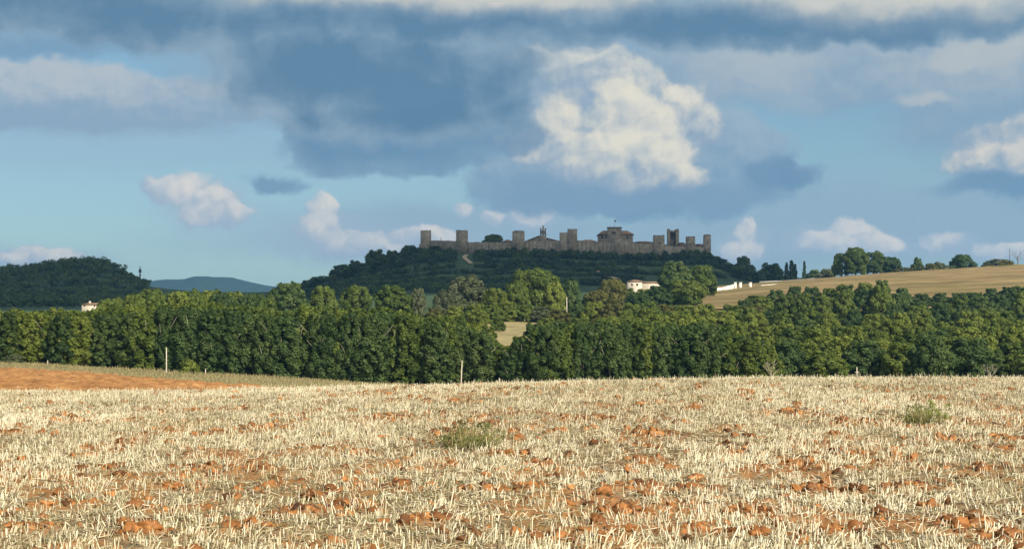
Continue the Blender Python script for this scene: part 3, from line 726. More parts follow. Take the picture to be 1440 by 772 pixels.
# ridge and hill trees that stand out against the sky
RIDGE = [
    ('far_tree', 0, 1045, 361, 930, 36, 'leaf_dark', 'dark dome shaped tree right of the castle on the skyline'),
    ('far_tree', 1, 1084, 370, 905, 40, 'leaf_dark', 'low flat dark tree left of the cypresses'),
    ('far_tree', 2, 1066, 380, 900, 26, 'leaf_dark', 'small dark bush between the two dark domes on the ridge'),
    ('cypress', 0, 1106, 369, 900, 9, 'leaf_dark', 'shorter left cypress of the clump on the ridge'),
    ('cypress', 1, 1113, 366, 900, 11, 'leaf_dark', 'tallest cypress of the clump on the ridge'),
    ('cypress', 0, 1118, 371, 902, 9, 'leaf_dark', 'right cypress of the clump on the ridge'),
    ('cypress', 1, 1131, 367, 880, 7, 'leaf_dark', 'single slim cypress standing apart on the ridge'),
    ('far_tree', 1, 1146, 379, 860, 24, 'leaf_dark', 'low dark tree right of the single cypress'),
    ('far_tree', 2, 1163, 378, 810, 24, 'leaf_grey', 'pale grey shrub left of the big ridge tree'),
    ('round_tree', 0, 1203, 348, 790, 40, 'leaf_green', 'tallest spreading tree on the hay field ridge'),
    ('round_tree', 1, 1184, 356, 795, 28, 'leaf_green', 'tree joined to the left of the tallest ridge tree'),
    ('round_tree', 2, 1228, 354, 800, 40, 'leaf_dark', 'dark tree joined to the right of the tallest ridge tree'),
    ('round_tree', 3, 1253, 361, 800, 32, 'leaf_dark', 'lower dark tree ending the ridge clump'),
    ('shrub', 1, 1272, 376, 790, 40, 'leaf_brown', 'brown low shrub right of the ridge clump'),
    ('far_tree', 0, 1290, 362, 830, 20, 'leaf_dark', 'small dark round tree alone on the ridge'),
    ('shrub', 0, 1322, 368, 820, 30, 'leaf_grey', 'grey hazy shrub between two dark ridge trees'),
    ('far_tree', 2, 1353, 358, 830, 34, 'leaf_dark', 'dark wide bush on the hay field skyline'),
    ('shrub', 2, 1308, 370, 815, 26, 'leaf_brown', 'brown scrub right of the small dark round tree'),
    ('shrub', 2, 1405, 364, 800, 44, 'leaf_brown', 'brown scrub on the skyline under the bare tree'),
    # left shoulder of the castle hill
    ('far_tree', 0, 528, 351, 1000, 36, 'leaf_dark', 'pale edged tree on the castle hill shoulder, tallest left of the wall'),
    ('far_tree', 1, 552, 352, 1010, 24, 'leaf_dark', 'dark tree between the shoulder tree and the wall'),
    ('far_tree', 2, 577, 345, 1020, 30, 'leaf_dark', 'dark tree pressed against the leftmost tower'),
    ('far_tree', 0, 500, 366, 980, 26, 'leaf_dark', 'dark bush stepping down the left hill shoulder'),
    ('far_tree', 1, 480, 372, 970, 36, 'leaf_dark', 'black round tree halfway down the left hill shoulder'),
    ('far_tree', 2, 455, 388, 960, 30, 'leaf_dark', 'dark tree low on the left hill shoulder'),
    ('far_tree', 0, 432, 394, 950, 28, 'leaf_dark', 'last dark tree at the foot of the left hill shoulder'),
    ('far_tree', 1, 1010, 366, 975, 30, 'leaf_dark', 'dark sloping tree below the rightmost tower'),
    ('far_tree', 2, 1024, 374, 965, 24, 'leaf_dark', 'dark tree at the right foot of the castle hill'),
]
for k, v, px, top, Y, w, mat, lab in RIDGE: ptree(k, v, px, top, Y, w, mat, lab, cat='shrub' if k == 'shrub' else 'tree')

tree('pine', 0, wx(694, 1035), 1035, wz(329, 1035) - gz(wx(694, 1035), 1035), 32 / F * 1035, 'leaf_dark', 'spreading umbrella pine rising behind the castle wall', name='umbrella_pine')

# olive and scrub rows on the dark castle hill
LMO = [(470, 'left of the stone ramp'), (560, 'below the leftmost tower'), (650, 'around the stone ramp'), (740, 'below the second and third towers'), (830, 'below the stepped tower'), (900, 'below the palace'), (980, 'below the right hand towers')]
i = 0
def hill_row(Y, pxa, pxb, st, h, kind, grp, word, wmul=1.0, skip=()):
    global i
    px = pxa
    while px < pxb:
        if any(a < px < b for a, b in skip): px += st; continue
        i += 1; Yj = Y + random.uniform(-3, 3); x = wx(px, Yj)
        tree(kind, i, x, Yj, h * random.uniform(.75, 1.3), h * random.uniform(.95, 1.35) * wmul, random.choice(['leaf_dark', 'leaf_olive']),
             f"dark {word} {nearest(px, LMO)}", group=grp, cat='tree' if kind != 'shrub' else 'shrub')
        px += st * random.uniform(.75, 1.3)
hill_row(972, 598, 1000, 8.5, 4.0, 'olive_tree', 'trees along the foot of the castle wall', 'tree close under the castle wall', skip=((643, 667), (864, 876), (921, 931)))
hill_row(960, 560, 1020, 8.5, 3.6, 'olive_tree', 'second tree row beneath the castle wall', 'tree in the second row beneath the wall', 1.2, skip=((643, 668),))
def hedge(Yf, pxa, pxb, hgt, wid, label, mat='leaf_olive', seed=1):
    r_ = np.random.default_rng(seed); lob = []; px = pxa
    while px < pxb:
        Y = Yf(px) + r_.normal(0, 1.0); x = wx(px, Y); s_ = r_.uniform(.6, 1.25)
        if r_.uniform() > .06 and not (640 < px < 668 and Yf(px) > 900):
            lob.append((x, Y, gz(x, Y) + hgt * .42 * s_, wid * .5 * s_, hgt * .55 * s_, r_.uniform(.15, .75)))
        px += r_.uniform(1.6, 3.4)
    L = np.array(lob); c0 = L[len(L) // 2, :3].copy(); c0[2] -= hgt * .5
    L[:, :3] -= c0
    V, Q, T = leaf_cloud(L.tolist(), len(L) * 70, .55, seed + 2)
    root = link('hedge', make_mesh('hedge', V, [Q], attrs={'tone': T}, mats=[M[mat]])); root.location = c0
    return tag(root, label, 'hedge')
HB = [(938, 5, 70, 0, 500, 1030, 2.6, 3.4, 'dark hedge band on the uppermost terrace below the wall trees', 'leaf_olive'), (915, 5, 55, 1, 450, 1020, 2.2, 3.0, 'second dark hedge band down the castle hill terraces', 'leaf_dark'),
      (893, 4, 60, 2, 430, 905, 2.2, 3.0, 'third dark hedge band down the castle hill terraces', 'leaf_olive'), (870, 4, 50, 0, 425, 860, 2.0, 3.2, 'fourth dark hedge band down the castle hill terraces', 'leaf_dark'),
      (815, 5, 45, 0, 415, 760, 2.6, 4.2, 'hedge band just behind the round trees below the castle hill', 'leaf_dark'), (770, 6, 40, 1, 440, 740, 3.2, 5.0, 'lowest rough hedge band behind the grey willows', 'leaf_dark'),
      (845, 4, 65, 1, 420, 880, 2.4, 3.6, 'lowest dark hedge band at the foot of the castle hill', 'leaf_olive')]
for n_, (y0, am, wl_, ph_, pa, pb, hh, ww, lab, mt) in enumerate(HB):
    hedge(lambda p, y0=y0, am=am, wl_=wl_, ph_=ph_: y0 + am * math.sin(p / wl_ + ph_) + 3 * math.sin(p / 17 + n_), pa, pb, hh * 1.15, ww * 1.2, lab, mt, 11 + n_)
# scrub trees loose on the slope and the wooded left shoulder
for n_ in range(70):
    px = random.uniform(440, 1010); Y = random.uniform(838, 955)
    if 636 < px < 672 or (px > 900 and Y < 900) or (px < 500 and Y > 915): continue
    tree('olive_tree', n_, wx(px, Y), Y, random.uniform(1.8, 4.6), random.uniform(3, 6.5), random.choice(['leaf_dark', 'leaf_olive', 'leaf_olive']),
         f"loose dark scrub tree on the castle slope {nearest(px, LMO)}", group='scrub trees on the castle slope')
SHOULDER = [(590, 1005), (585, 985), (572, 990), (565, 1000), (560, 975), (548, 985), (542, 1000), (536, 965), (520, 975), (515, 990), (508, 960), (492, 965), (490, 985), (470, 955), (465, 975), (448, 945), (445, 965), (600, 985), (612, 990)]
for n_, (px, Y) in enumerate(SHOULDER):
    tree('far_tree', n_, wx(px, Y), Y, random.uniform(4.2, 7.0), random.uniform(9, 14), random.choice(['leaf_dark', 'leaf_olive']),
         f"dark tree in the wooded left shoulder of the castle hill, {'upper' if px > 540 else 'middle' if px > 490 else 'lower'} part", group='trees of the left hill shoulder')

# wooded left hill: a far wood that reads as one mass
vs, qs, ts, o_ = [], [], [], 0
rw = np.random.default_rng(5)
for Y in [860, 960, 1060, 1120, 1150, 1180, 1205, 1225, 1240, 1252, 1262]:
    px = -320
    while px < 206:
        x = wx(px, Y); z = gz(x, Y); s = rw.uniform(2.2, 5.2); lob = []
        if px > 170: s *= .65
        for k in range(7):
            lob.append((rw.normal(0, s * .5), rw.normal(0, s * .5), rw.uniform(.5, 1.3) * s, s * rw.uniform(.4, .6), s * rw.uniform(.35, .6), rw.uniform(.2, .7)))
        V, Q, T = leaf_cloud(lob, 300, .8, int(rw.integers(1e6)))
        vs.append(V + np.array([x, Y, z - 1])); qs.append(Q + o_); ts.append(T); o_ += len(V)
        px += s * 1.05 / Y * F * rw.uniform(.6, 1.2)
tag(link('forest', make_mesh('forest', np.concatenate(vs), [np.concatenate(qs)], attrs={'tone': np.concatenate(ts)}, mats=[M['leaf_dark']])), kind='stuff',
    label='dark wood covering the rounded hill on the left', cat='wood')

# field edge shrubs, weeds in the stubble
ptree('shrub', 0, 266, 503, 246, 34, 'leaf_yellow', 'low yellow green shrub on the field edge right of the pale pole', cat='shrub')
ptree('shrub', 1, 20, 497, 250, 30, 'leaf_grey', 'grey shrub on the field edge at the far left', cat='shrub')
def weed_plant(px, py, hpx, wpx, label, mat='leaf_weed_grey', n=260):
    x, y = field_point(px, py); h = hpx / F * y; w = wpx / F * y
    r_ = np.random.default_rng(int(px)); az = r_.uniform(0, 6.28, n); el = r_.uniform(.5, 1.45, n)
    base = np.stack([r_.normal(0, w * .22, n), r_.normal(0, w * .18, n), np.zeros(n)], 1)
    V, Q, T, C = blades(n, base, np.stack([np.cos(az) * np.cos(el), np.sin(az) * np.cos(el), np.sin(el)], 1), r_.uniform(.4, 1.05, n) * h, np.full(n, .008), r_.uniform(0, 1, n), tip=.2)
    root = link('weed', None); root.location = (x, y, gz(x, y)); tag(root, label, 'weed')
    link('stems', make_mesh('stems', V, [Q, T], attrs={'tone': C}, mats=[M['weed']]), root)
    lob = [(r_.normal(0, w * .3), r_.normal(0, w * .22), h * r_.uniform(.15, .85), w * .16, h * .22, r_.uniform(.3, .8)) for _ in range(16)]
    V, Q, T = leaf_cloud(lob, int(n * 1.1), .05, int(px) + 3, elong=2.6)
    V[:, 2] = np.maximum(V[:, 2], .01)
    link('leaves', make_mesh('leaves', V, [Q], attrs={'tone': T}, mats=[M[mat]]), root)
weed_plant(658, 630, 40, 90, 'wide grey green weed clump left of centre in the stubble')
weed_plant(1297, 598, 34, 52, 'greenest weed clump at the right of the stubble field', 'leaf_weed')

# bare trees and branches
def bare_tree(px, py_top, Y, spread_px, label, mat='bark', seed=1, py_base=None):
    x = wx(px, Y); z = gz(x, Y); h = wz(py_top, Y) - z; rr = random.Random(seed); mb = MB()
    root = link('bare_tree', None); root.location = (x, Y, z); tag(root, label, 'tree')
    tr = MB(); tr.tube([(0, 0, -.3), (.03 * h, 0, h * .3), (0, 0, h * .55)], [h * .035, h * .028, h * .02], 6); tr.build('trunk', M[mat], root, True)
    sp = spread_px / F * Y / 2
    def br(p, d, l, r, depth):
        e = p + d * l; mb.tube([p, p.lerp(e, .5) + Vector((rr.uniform(-.06, .06) * l, 0, .05 * l)), e], [r, r * .75, r * .4], 4)
        if depth:
            for _ in range(3):
                nd_ = (d + Vector((rr.uniform(-.8, .8), rr.uniform(-.8, .8), rr.uniform(-.2, .6)))).normalized()
                br(p.lerp(e, rr.uniform(.5, 1)), nd_, l * .65, r * .5, depth - 1)
    for k in range(5):
        a = k * 1.3; br(Vector((0, 0, h * (.3 + .05 * k))), Vector((math.cos(a) * sp / h * 1.6, math.sin(a) * sp / h * 1.6, .8)).normalized(), h * .36, h * .016, 2)
    mb.build('crown', M[mat], root)
bare_tree(1431, 352, 790, 22, 'thin leafless tree on the skyline at the right edge', seed=3)
bare_tree(1392, 510, 250, 30, 'pale dead branchy tree at the foot of the right wood', 'bark_pale', 5)
bare_tree(1084, 508, 250, 24, 'pale dead tree where the short row meets the wood', 'bark_pale', 8)

# ------------------------------------------------------------------ poles, posts, mast
def pole(px, py0, py1, Y, r, label, name='pole', lean=0.0, cross=False, mat='pole', cat='pole', base_ground=True):
    x = wx(px, Y); z0 = gz(x, Y); z1 = wz(py0, Y)
    root = link(name, None); root.location = (x, Y, z0); tag(root, label, cat)
    h = z1 - z0; mb = MB(); mb.tube([(0, 0, -.3), (lean * h * .5, 0, h * .5), (lean * h, 0, h)], [r * 1.2, r, r * .8], 8)
    mb.build('shaft', M[mat], root, True)
    if cross:
        cb = MB(); cb.box(-.3, .3, -.04, .04, h * .72, h * .72 + .1); cb.build('crossbar', M[mat], root)
    else:
        cb = MB(); cb.tube([(lean * h, 0, h), (lean * h, 0, h + .06)], [r * 1.05, r * .7], 8); cb.build('cap', M[mat], root, True)
    return root
pole(234, 489, 522, 244, .085, 'pale wooden pole standing on the grass strip at the left')
pole(648, 507, 541, 243, .085, 'white leaning pole at the field edge in front of the long row', lean=.05)
pole(797, 418, 436, 452, .13, 'bare white pole beside the shrubs above the clearing')
pole(1205, 516, 530, 236, .08, 'white cross shaped post at the edge of the right wood', name='post', cross=True, cat='post')
pole(67, 507, 512, 240, .07, 'little white post at the far side of the red soil', name='post', cat='post')
pole(289, 519, 524, 242, .07, 'little white post right of the yellow field edge shrub', name='post', cat='post')
pole(702, 532, 540, 215, .07, 'little white post at the stubble edge below the clearing', name='post', cat='post')
pole(1420, 350, 366, 800, .16, 'thin grey mast left of the leafless skyline tree', name='mast', mat='metal', cat='mast')
# telecom mast on the left hill
x, Y = wx(197, 1245), 1245; z = gz(x, Y)
root = link('telecom_mast', None); root.location = (x, Y, z - .5); tag(root, 'slim dark mast on the right slope of the wooded left hill', 'mast')
h = wz(373, Y) - z
mb = MB(); mb.tube([(0, 0, 0), (0, 0, h * .5), (0, 0, h)], [.6, .45, .2], 8); mb.build('shaft', M['metal'], root, True)
mb = MB(); mb.box(-.85, .85, -.6, .6, h * .62, h * .82); mb.box(-.6, .6, -.6, .6, h * .45, h * .52); mb.build('antenna', M['metal'], root)

# ------------------------------------------------------------------ castle
CY = 1040
def corner(px, Y): return Vector((wx(px, Y), Y))
towers = [  # px0, px1, top, Y(front face), depth, label
    ('T1', 591, 606, 324, 1034, 6), ('T2', 641, 658, 324, 1000, 6), ('T3', 720, 738, 325, 985, 6), ('T4', 787, 812, 327, 979, 6),
    ('T5', 864, 878, 334, 976, 5.5), ('T6', 919, 935, 331, 980, 5.5), ('T8', 965, 978, 333, 996, 5), ('T9', 990, 1000, 330, 1026, 6), ('T7', 939, 955, 322, 1062, 6)]
TI = {t[0]: t for t in towers}
wall = link('castle_wall', None); wall.location = (wx(795, CY), CY, gz(wx(795, CY), 990)); WL = wall.location.copy()
tag(wall, 'long grey stone castle wall ring with square towers crowning the hill', 'castle wall')
bpy.context.view_layer.update()
def rel(v): return (v[0] - WL.x, v[1] - WL.y, v[2] - WL.z)
def relmb(mb):
    mb.v = [rel(v) for v in mb.v]; return mb
TL = {'T1': 'leftmost square tower of the wall', 'T2': 'tall tower above the stone ramp', 'T3': 'broad tower left of the church', 'T4': 'stepped tower with a higher right half',
      'T5': 'pale tower in front of the palace', 'T6': 'tower with a dark left side', 'T7': 'taller open backed tower on the far wall', 'T8': 'short tower near the right end', 'T9': 'slim tower at the right end'}
rt = random.Random(4)
for nm, a, b, top, Y, dep in towers:
    x0, x1 = wx(a, Y), wx(b, Y); zt = wz(top, Y); zb = min(gz(x0, Y), gz(x1, Y), gz(x0, Y + dep)) - 2
    mb = MB()
    if nm == 'T4':
        xm = wx(798, Y); mb.box(x0, xm, Y, Y + dep, zb, zt, .12); mb.box(xm + .01, x1, Y - .05, Y + dep + .05, zb, wz(322, Y), .12)
        zt = wz(322, Y); x0 = xm
    elif nm == 'T7':   # open towards the town: two side walls, a back wall and floors
        t = 1.5
        mb.box(x0, x0 + t, Y, Y + dep, zb, zt, .05); mb.box(x1 - t * 1.4, x1, Y, Y + dep, zb, zt, .05)
        mb.box(x0 + t, x1 - t * 1.4, Y + dep - t, Y + dep - .1, zb, zt - .6)
        mb.box(x0 + t, x1 - t * 1.4, Y + .2, Y + dep - t, zt - 2.4, zt - 1.4)
    else:
        mb.box(x0, x1, Y, Y + dep, zb, zt - .35, .18)
        # uneven worn top courses
        n = max(3, int((x1 - x0) / 1.2)); w_ = (x1 - x0 - .5) / n
        for k in range(n):
            mb.box(x0 + .25 + k * w_, x0 + .25 + (k + 1) * w_ - .02, Y + .22, Y + 1.1, zt - .4, zt + rt.uniform(-.1, .35))
        mb.box(x0 + .25, x0 + 1.0, Y + 1.1, Y + dep - .3, zt - .4, zt + rt.uniform(-.1, .3)); mb.box(x1 - 1.0, x1 - .25, Y + 1.1, Y + dep - .3, zt - .4, zt + rt.uniform(-.1, .3))
    t_ = relmb(mb).build('tower', M['stone'], wall); t_['label'] = TL[nm]
    if nm in ('T4', 'T5', 'T6', 'T8', 'T9'):
        sl = MB(); xc = (x0 + x1) / 2 + (.6 if nm == 'T6' else 0)
        sl.box(xc - .35, xc + .35, Y - .12 + (.15 if nm != 'T4' else 0), Y + .25, zt - 5.2, zt - 3.6)
        relmb(sl).build('arrow_slit', M['stone_dark'], t_)
# curtain walls between the towers: front tops follow the photo, back wall lower
def curtain(p, q, top0, top1, Yp, Yq, thick=1.8, jag=.25):
    n = max(3, int((q - p).length / 2.2)); d = (q - p) / n; nrm = Vector((-d.y, d.x)).normalized() * thick
    mb = MB(); r2 = random.Random(int(p.x * 7))
    for k in range(n):
        a = p + d * k; b = p + d * (k + 1) ; f = (k + .5) / n
        zt = wz(top0 + (top1 - top0) * f, Yp + (Yq - Yp) * f) + r2.uniform(-jag, jag) * .6
        zb = min(gz(a.x, a.y), gz(b.x, b.y)) - 2.5
        vs = [(a.x, a.y, zb), (b.x, b.y, zb), (b.x + nrm.x, b.y + nrm.y, zb), (a.x + nrm.x, a.y + nrm.y, zb)]
        vs += [(v[0], v[1], zt) for v in vs]
        mb.add(vs, [(3, 2, 1, 0), (4, 5, 6, 7), (0, 1, 5, 4), (1, 2, 6, 5), (2, 3, 7, 6), (3, 0, 4, 7)])
    relmb(mb).build('curtain_wall', M['stone'], wall)
ring = [('T1', 'T2', 338.5, 339), ('T2', 'T3', 340.5, 341), ('T3', 'T4', 339, 339), ('T4', 'T5', 338, 342), ('T5', 'T6', 341, 343), ('T6', 'T8', 346, 347), ('T8', 'T9', 347, 348)]
for a, b, t0, t1 in ring:
    A_, B_ = TI[a], TI[b]
    pa = Vector((wx(A_[2] - .6, A_[4] + 1.4), A_[4] + 1.4)); pb = Vector((wx(B_[1] + .6, B_[4] + 1.4), B_[4] + 1.4))
    curtain(pa, pb, t0, t1, pa.y, pb.y)
bk = [Vector((wx(593, 1040), 1040)), Vector((wx(640, 1075), 1075)), Vector((wx(730, 1098), 1098)), Vector((wx(840, 1100), 1100)), Vector((wx(938, 1066), 1066))]
bk2 = [Vector((wx(956, 1066), 1066)), Vector((wx(992, 1031), 1031))]
for L_ in (bk, bk2):
    for p, q in zip(L_[:-1], L_[1:]): curtain(p, q, 343.5, 343.5, p.y, q.y)
# stone ramp below the tall tower
mb = MB(); Y = 985
mb.box(wx(646, Y), wx(666, Y), Y - 7, Y + 6, gz(wx(655, Y), Y - 7) - 5, wz(360, Y), .3)
relmb(mb).build('bastion', M['stone'], wall)
Y = 968
def strip(name, pts, w, mat, dz=.25):
    V = []; 
    for (px, y) in pts:
        x = wx(px, y)
        for s in (-w / 2, w / 2): V.append((x + s, y, gz(x + s, y) + dz))
    q = [(2 * k, 2 * k + 1, 2 * k + 3, 2 * k + 2) for k in range(len(pts) - 1)]
    return tag(link(name, make_mesh(name, np.array(V), [np.array(q)], mats=[mat])), kind='structure')
strip('path', [(662, 930), (660, 937), (656, 945), (653, 955), (654, 965), (657, 977)], 2.4, M['track'], .5)
strip('track', [(868, 884), (858, 892), (850, 900), (843, 910), (838, 918)], 3.2, M['track'], .5)

def hip_roof(mb, x0, x1, y0, y1, z0, z1, ov=.4, ridge=.5):
    x0 -= ov; x1 += ov; y0 -= ov; y1 += ov; ym = (y0 + y1) / 2; i_ = (y1 - y0) / 2 * ridge * 1.0
    vs = [(x0, y0, z0), (x1, y0, z0), (x1, y1, z0), (x0, y1, z0), (x0 + i_, ym, z1), (x1 - i_, ym, z1)]
    mb.add(vs, [(0, 1, 5, 4), (2, 3, 4, 5), (3, 2, 1, 0)], [(1, 2, 5), (3, 0, 4)])
def gable_roof(mb, x0, x1, y0, y1, zl, zr, zt, xr, ov=.4):
    """ridge along y at x = xr"""
    vs = [(x0 - ov, y0 - ov, zl), (xr, y0 - ov, zt), (x1 + ov, y0 - ov, zr), (x0 - ov, y1 + ov, zl), (xr, y1 + ov, zt), (x1 + ov, y1 + ov, zr)]
    vs += [(v[0], v[1], v[2] - .35) for v in vs]
    mb.add(vs, [(0, 1, 4, 3), (1, 2, 5, 4), (6, 9, 10, 7), (7, 10, 11, 8), (0, 6, 7, 1), (1, 7, 8, 2), (3, 4, 10, 9), (4, 5, 11, 10), (0, 3, 9, 6), (2, 8, 11, 5)])
def windows(parent, M_, lst, Yf, loc):
    for px, py, w, h in lst:
        x = wx(px, Yf); z = wz(py, Yf); mb = MB(); mb.box(x - w / 2, x + w / 2, Yf - .06, Yf + .2, z - h / 2, z + h / 2)
        mb.v = [(v[0] - loc.x, v[1] - loc.y, v[2] - loc.z) for v in mb.v]; mb.build('window', M_, parent)
def building(name, px0, px1, Y, dep, wall_top, label, cat, wallmat, roof, wins=(), loc_z=None, extra=None):
    x0, x1 = wx(px0, Y), wx(px1, Y); zb = min(gz(x0, Y), gz(x1, Y), gz((x0 + x1) / 2, Y + dep)) - .6
    root = link(name, None); root.location = ((x0 + x1) / 2, Y + dep / 2, zb); loc = root.location.copy(); tag(root, label, cat)
    def sub(mb, nm, mat, parent=root):
        mb.v = [(v[0] - loc.x, v[1] - loc.y, v[2] - loc.z) for v in mb.v]; return mb.build(nm, mat, parent)
    zt = wz(wall_top, Y); mb = MB(); mb.box(x0, x1, Y, Y + dep, zb, zt); sub(mb, 'wall', wallmat)
    rb = MB(); roof(rb, x0, x1, Y, Y + dep, zt); rf = sub(rb, 'roof', M['tile'])
    windows(root, M['glass'], wins, Y, loc)
    if extra: extra(root, sub, x0, x1, Y, zt, zb)
    return root

# church with bell gable, behind the wall
def ch_extra(root, sub, x0, x1, Y, zt, zb):
    gw = MB(); xr = wx(757, 1030)
    for yy in (Y + .05, Y + 11.6):
        b0 = (x0 + .3, zt - .02); b1 = (x1 - .3, zt - .02); ap = (xr, wz(331.5, 1030) - .45)
        gw.add([(b0[0], yy, b0[1]), (b1[0], yy, b1[1]), (ap[0], yy, ap[1]), (b0[0], yy + .3, b0[1]), (b1[0], yy + .3, b1[1]), (ap[0], yy + .3, ap[1])],
               [(0, 3, 4, 1), (1, 4, 5, 2), (2, 5, 3, 0)], [(0, 1, 2), (5, 4, 3)])
    sub(gw, 'gable', M['stone'])
    Yb = Y - .4; mb = MB(); a, b = wx(759.5, Yb), wx(768, Yb); z0 = wz(345, Yb); z1 = wz(331, Yb)
    mb.box(a, b, Yb - .5, Yb + 1.0, zb, z1)
    mb.box(a, a + .9, Yb - .5, Yb + .9, z1, wz(321, Yb)); mb.box(b - .9, b, Yb - .5, Yb + .9, z1, wz(321, Yb))
    m0 = (a + b) / 2; mb.box(m0 - .5, m0 + .5, Yb - .5, Yb + .9, z1, wz(317.5, Yb)); mb.box(a, b, Yb - .45, Yb + .85, wz(327, Yb), wz(324.5, Yb))
    g = sub(mb, 'bell_gable', M['stone'])
    for s in (-.75, .75):
        bl = MB(); bl.tube([(m0 + s, Yb, wz(328.6, Yb)), (m0 + s, Yb, wz(327.4, Yb)), (m0 + s, Yb, wz(327.1, Yb))], [.42, .28, .1], 8)
        sub(bl, 'bell', M['metal'], root)
building('church', 737, 791, 1030, 12, 340, 'church with a small bell gable rising behind the wall between two towers', 'church', M['stone'],
         lambda mb, x0, x1, y0, y1, z: gable_roof(mb, x0, x1, y0, y1, wz(340, 1030), wz(340, 1030), wz(331.5, 1030), wx(757, 1030)), extra=ch_extra)
# palace: low wide hipped block with a square tower block on top
def pal_extra(root, sub, x0, x1, Y, zt, zb):
    Yb = Y - .6; mb = MB(); a, b = wx(855, Yb), wx(874, Yb); mb.box(a, b, Yb, Yb + 7, zb, wz(320.3, Yb)); tb = sub(mb, 'tower', M['stone'])
    cr = MB(); cr.box(a - .3, b + .3, Yb - .3, Yb + 7.3, wz(320.3, Yb), wz(319.3, Yb)); sub(cr, 'cornice', M['stone_dark'])
    ar = MB(); c = wx(863, Yb); ar.box(c - 1.2, c + 1.2, Yb - .08, Yb + .2, wz(328, Yb), wz(325.5, Yb))
    ar.tube([(c, Yb - .07, wz(325.5, Yb)), (c, Yb + .2, wz(325.5, Yb))], [1.2, 1.2], 14); sub(ar, 'window', M['glass'])
building('palace', 842, 890, 1012, 13, 330, 'tall palace block with a flat square tower above its tiled roof', 'building', M['stone'],
         lambda mb, x0, x1, y0, y1, z: hip_roof(mb, x0, x1, y0, y1, z, wz(324, 1016), ov=.8), wins=[(847, 333.5, 1.2, 1.6), (852, 333.5, .9, 1.4), (882, 334, .9, 1.3)], extra=pal_extra)
# other town roofs
HOUSES = [(812, 843, 1006, 10, 341, 336.5, 'low tiled house left of the palace behind the wall', [(835, 343.2, 1.4, .8)]), (890, 921, 1014, 10, 341, 338.5, 'long low house right of the palace behind the wall', [(900, 343, .9, .9)]),
          (705, 722, 1030, 10, 340, 336.5, 'small tiled house between the umbrella pine and a tower', []), (953, 966, 1030, 9, 345, 340.5, 'small house between the far tower and the short tower', []),
          (978, 992, 1034, 9, 347, 342.5, 'last small house before the slim end tower', [])]
for a, b, Y, dep, wt, rt_, lab, wi in HOUSES:
    building('town_house', a, b, Y, dep, wt, lab, 'house', M['stone'], lambda mb, x0, x1, y0, y1, z, rt_=rt_, Y=Y: hip_roof(mb, x0, x1, y0, y1, z, wz(rt_, Y), ov=.5, ridge=.9), wins=wi)
# flag on the palace tower
x, Y = wx(864, 1015), 1015; z = wz(319.3, 1011)
root = link('flagpole', None); root.location = (x, Y, z); tag(root, 'thin flagpole with a small flag on top of the palace tower', 'flagpole')
mb = MB(); mb.tube([(0, 0, 0), (0, 0, 2.2), (0, 0, 4.6)], [.1, .08, .05], 6); mb.build('shaft', M['metal'], root)
mb = MB(); mb.box(.05, 1.1, -.03, .03, 3.4, 4.3); mb.build('flag', M['metal'], root)
x, Y = wx(620, 1020), 1020
pole(620, 334, 340, 1022, .18, 'small dark post sticking up behind the left stretch of castle wall', name='post', mat='stone_dark', cat='post')

# ------------------------------------------------------------------ farm buildings
def farm_extra(root, sub, x0, x1, Y, zt, zb):
    mb = MB(); a, b = wx(903.5, Y), wx(928, Y); mb.box(a, b, Y + 1.5, Y + 8, zb, wz(397.5, Y)); an = sub(mb, 'annex', M['render'])
    rb = MB(); hip_roof(rb, a, b, Y + 1.5, Y + 8, wz(397.5, Y), wz(395.3, Y), .4, .2); sub(rb, 'annex_roof', M['tile'])
building('farmhouse', 883, 903, 650, 8, 395.6, 'white farmhouse with a low annex on the slope below the castle', 'house', M['render'],
         lambda mb, x0, x1, y0, y1, z: hip_roof(mb, x0, x1, y0, y1, z, wz(392.3, 650), .5, .8), wins=[(889, 400.3, .7, .9), (896, 400.3, .7, .9)], extra=farm_extra)
building('farmhouse', 115, 141, 460, 7, 428.2, 'white house with a long tan roof showing over the long row', 'house', M['render'],
         lambda mb, x0, x1, y0, y1, z: hip_roof(mb, x0, x1, y0, y1, z, wz(425.4, 460), .3, .3), wins=[(119, 429.5, .4, .5), (133, 430, .4, .5)],
         extra=lambda root, sub, x0, x1, Y, zt, zb: sub(MB().box(wx(121, Y), wx(123, Y), Y + 3, Y + 4, zt, wz(423, Y)), 'chimney', M['render']))
building('cottage', 127, 151, 261, 5, 469, 'white cottage almost hidden among the trees of the long row', 'house', M['white'],
         lambda mb, x0, x1, y0, y1, z: hip_roof(mb, x0, x1, y0, y1, z, wz(464, 262), .2, .8), wins=[(137, 476, .5, .7)])
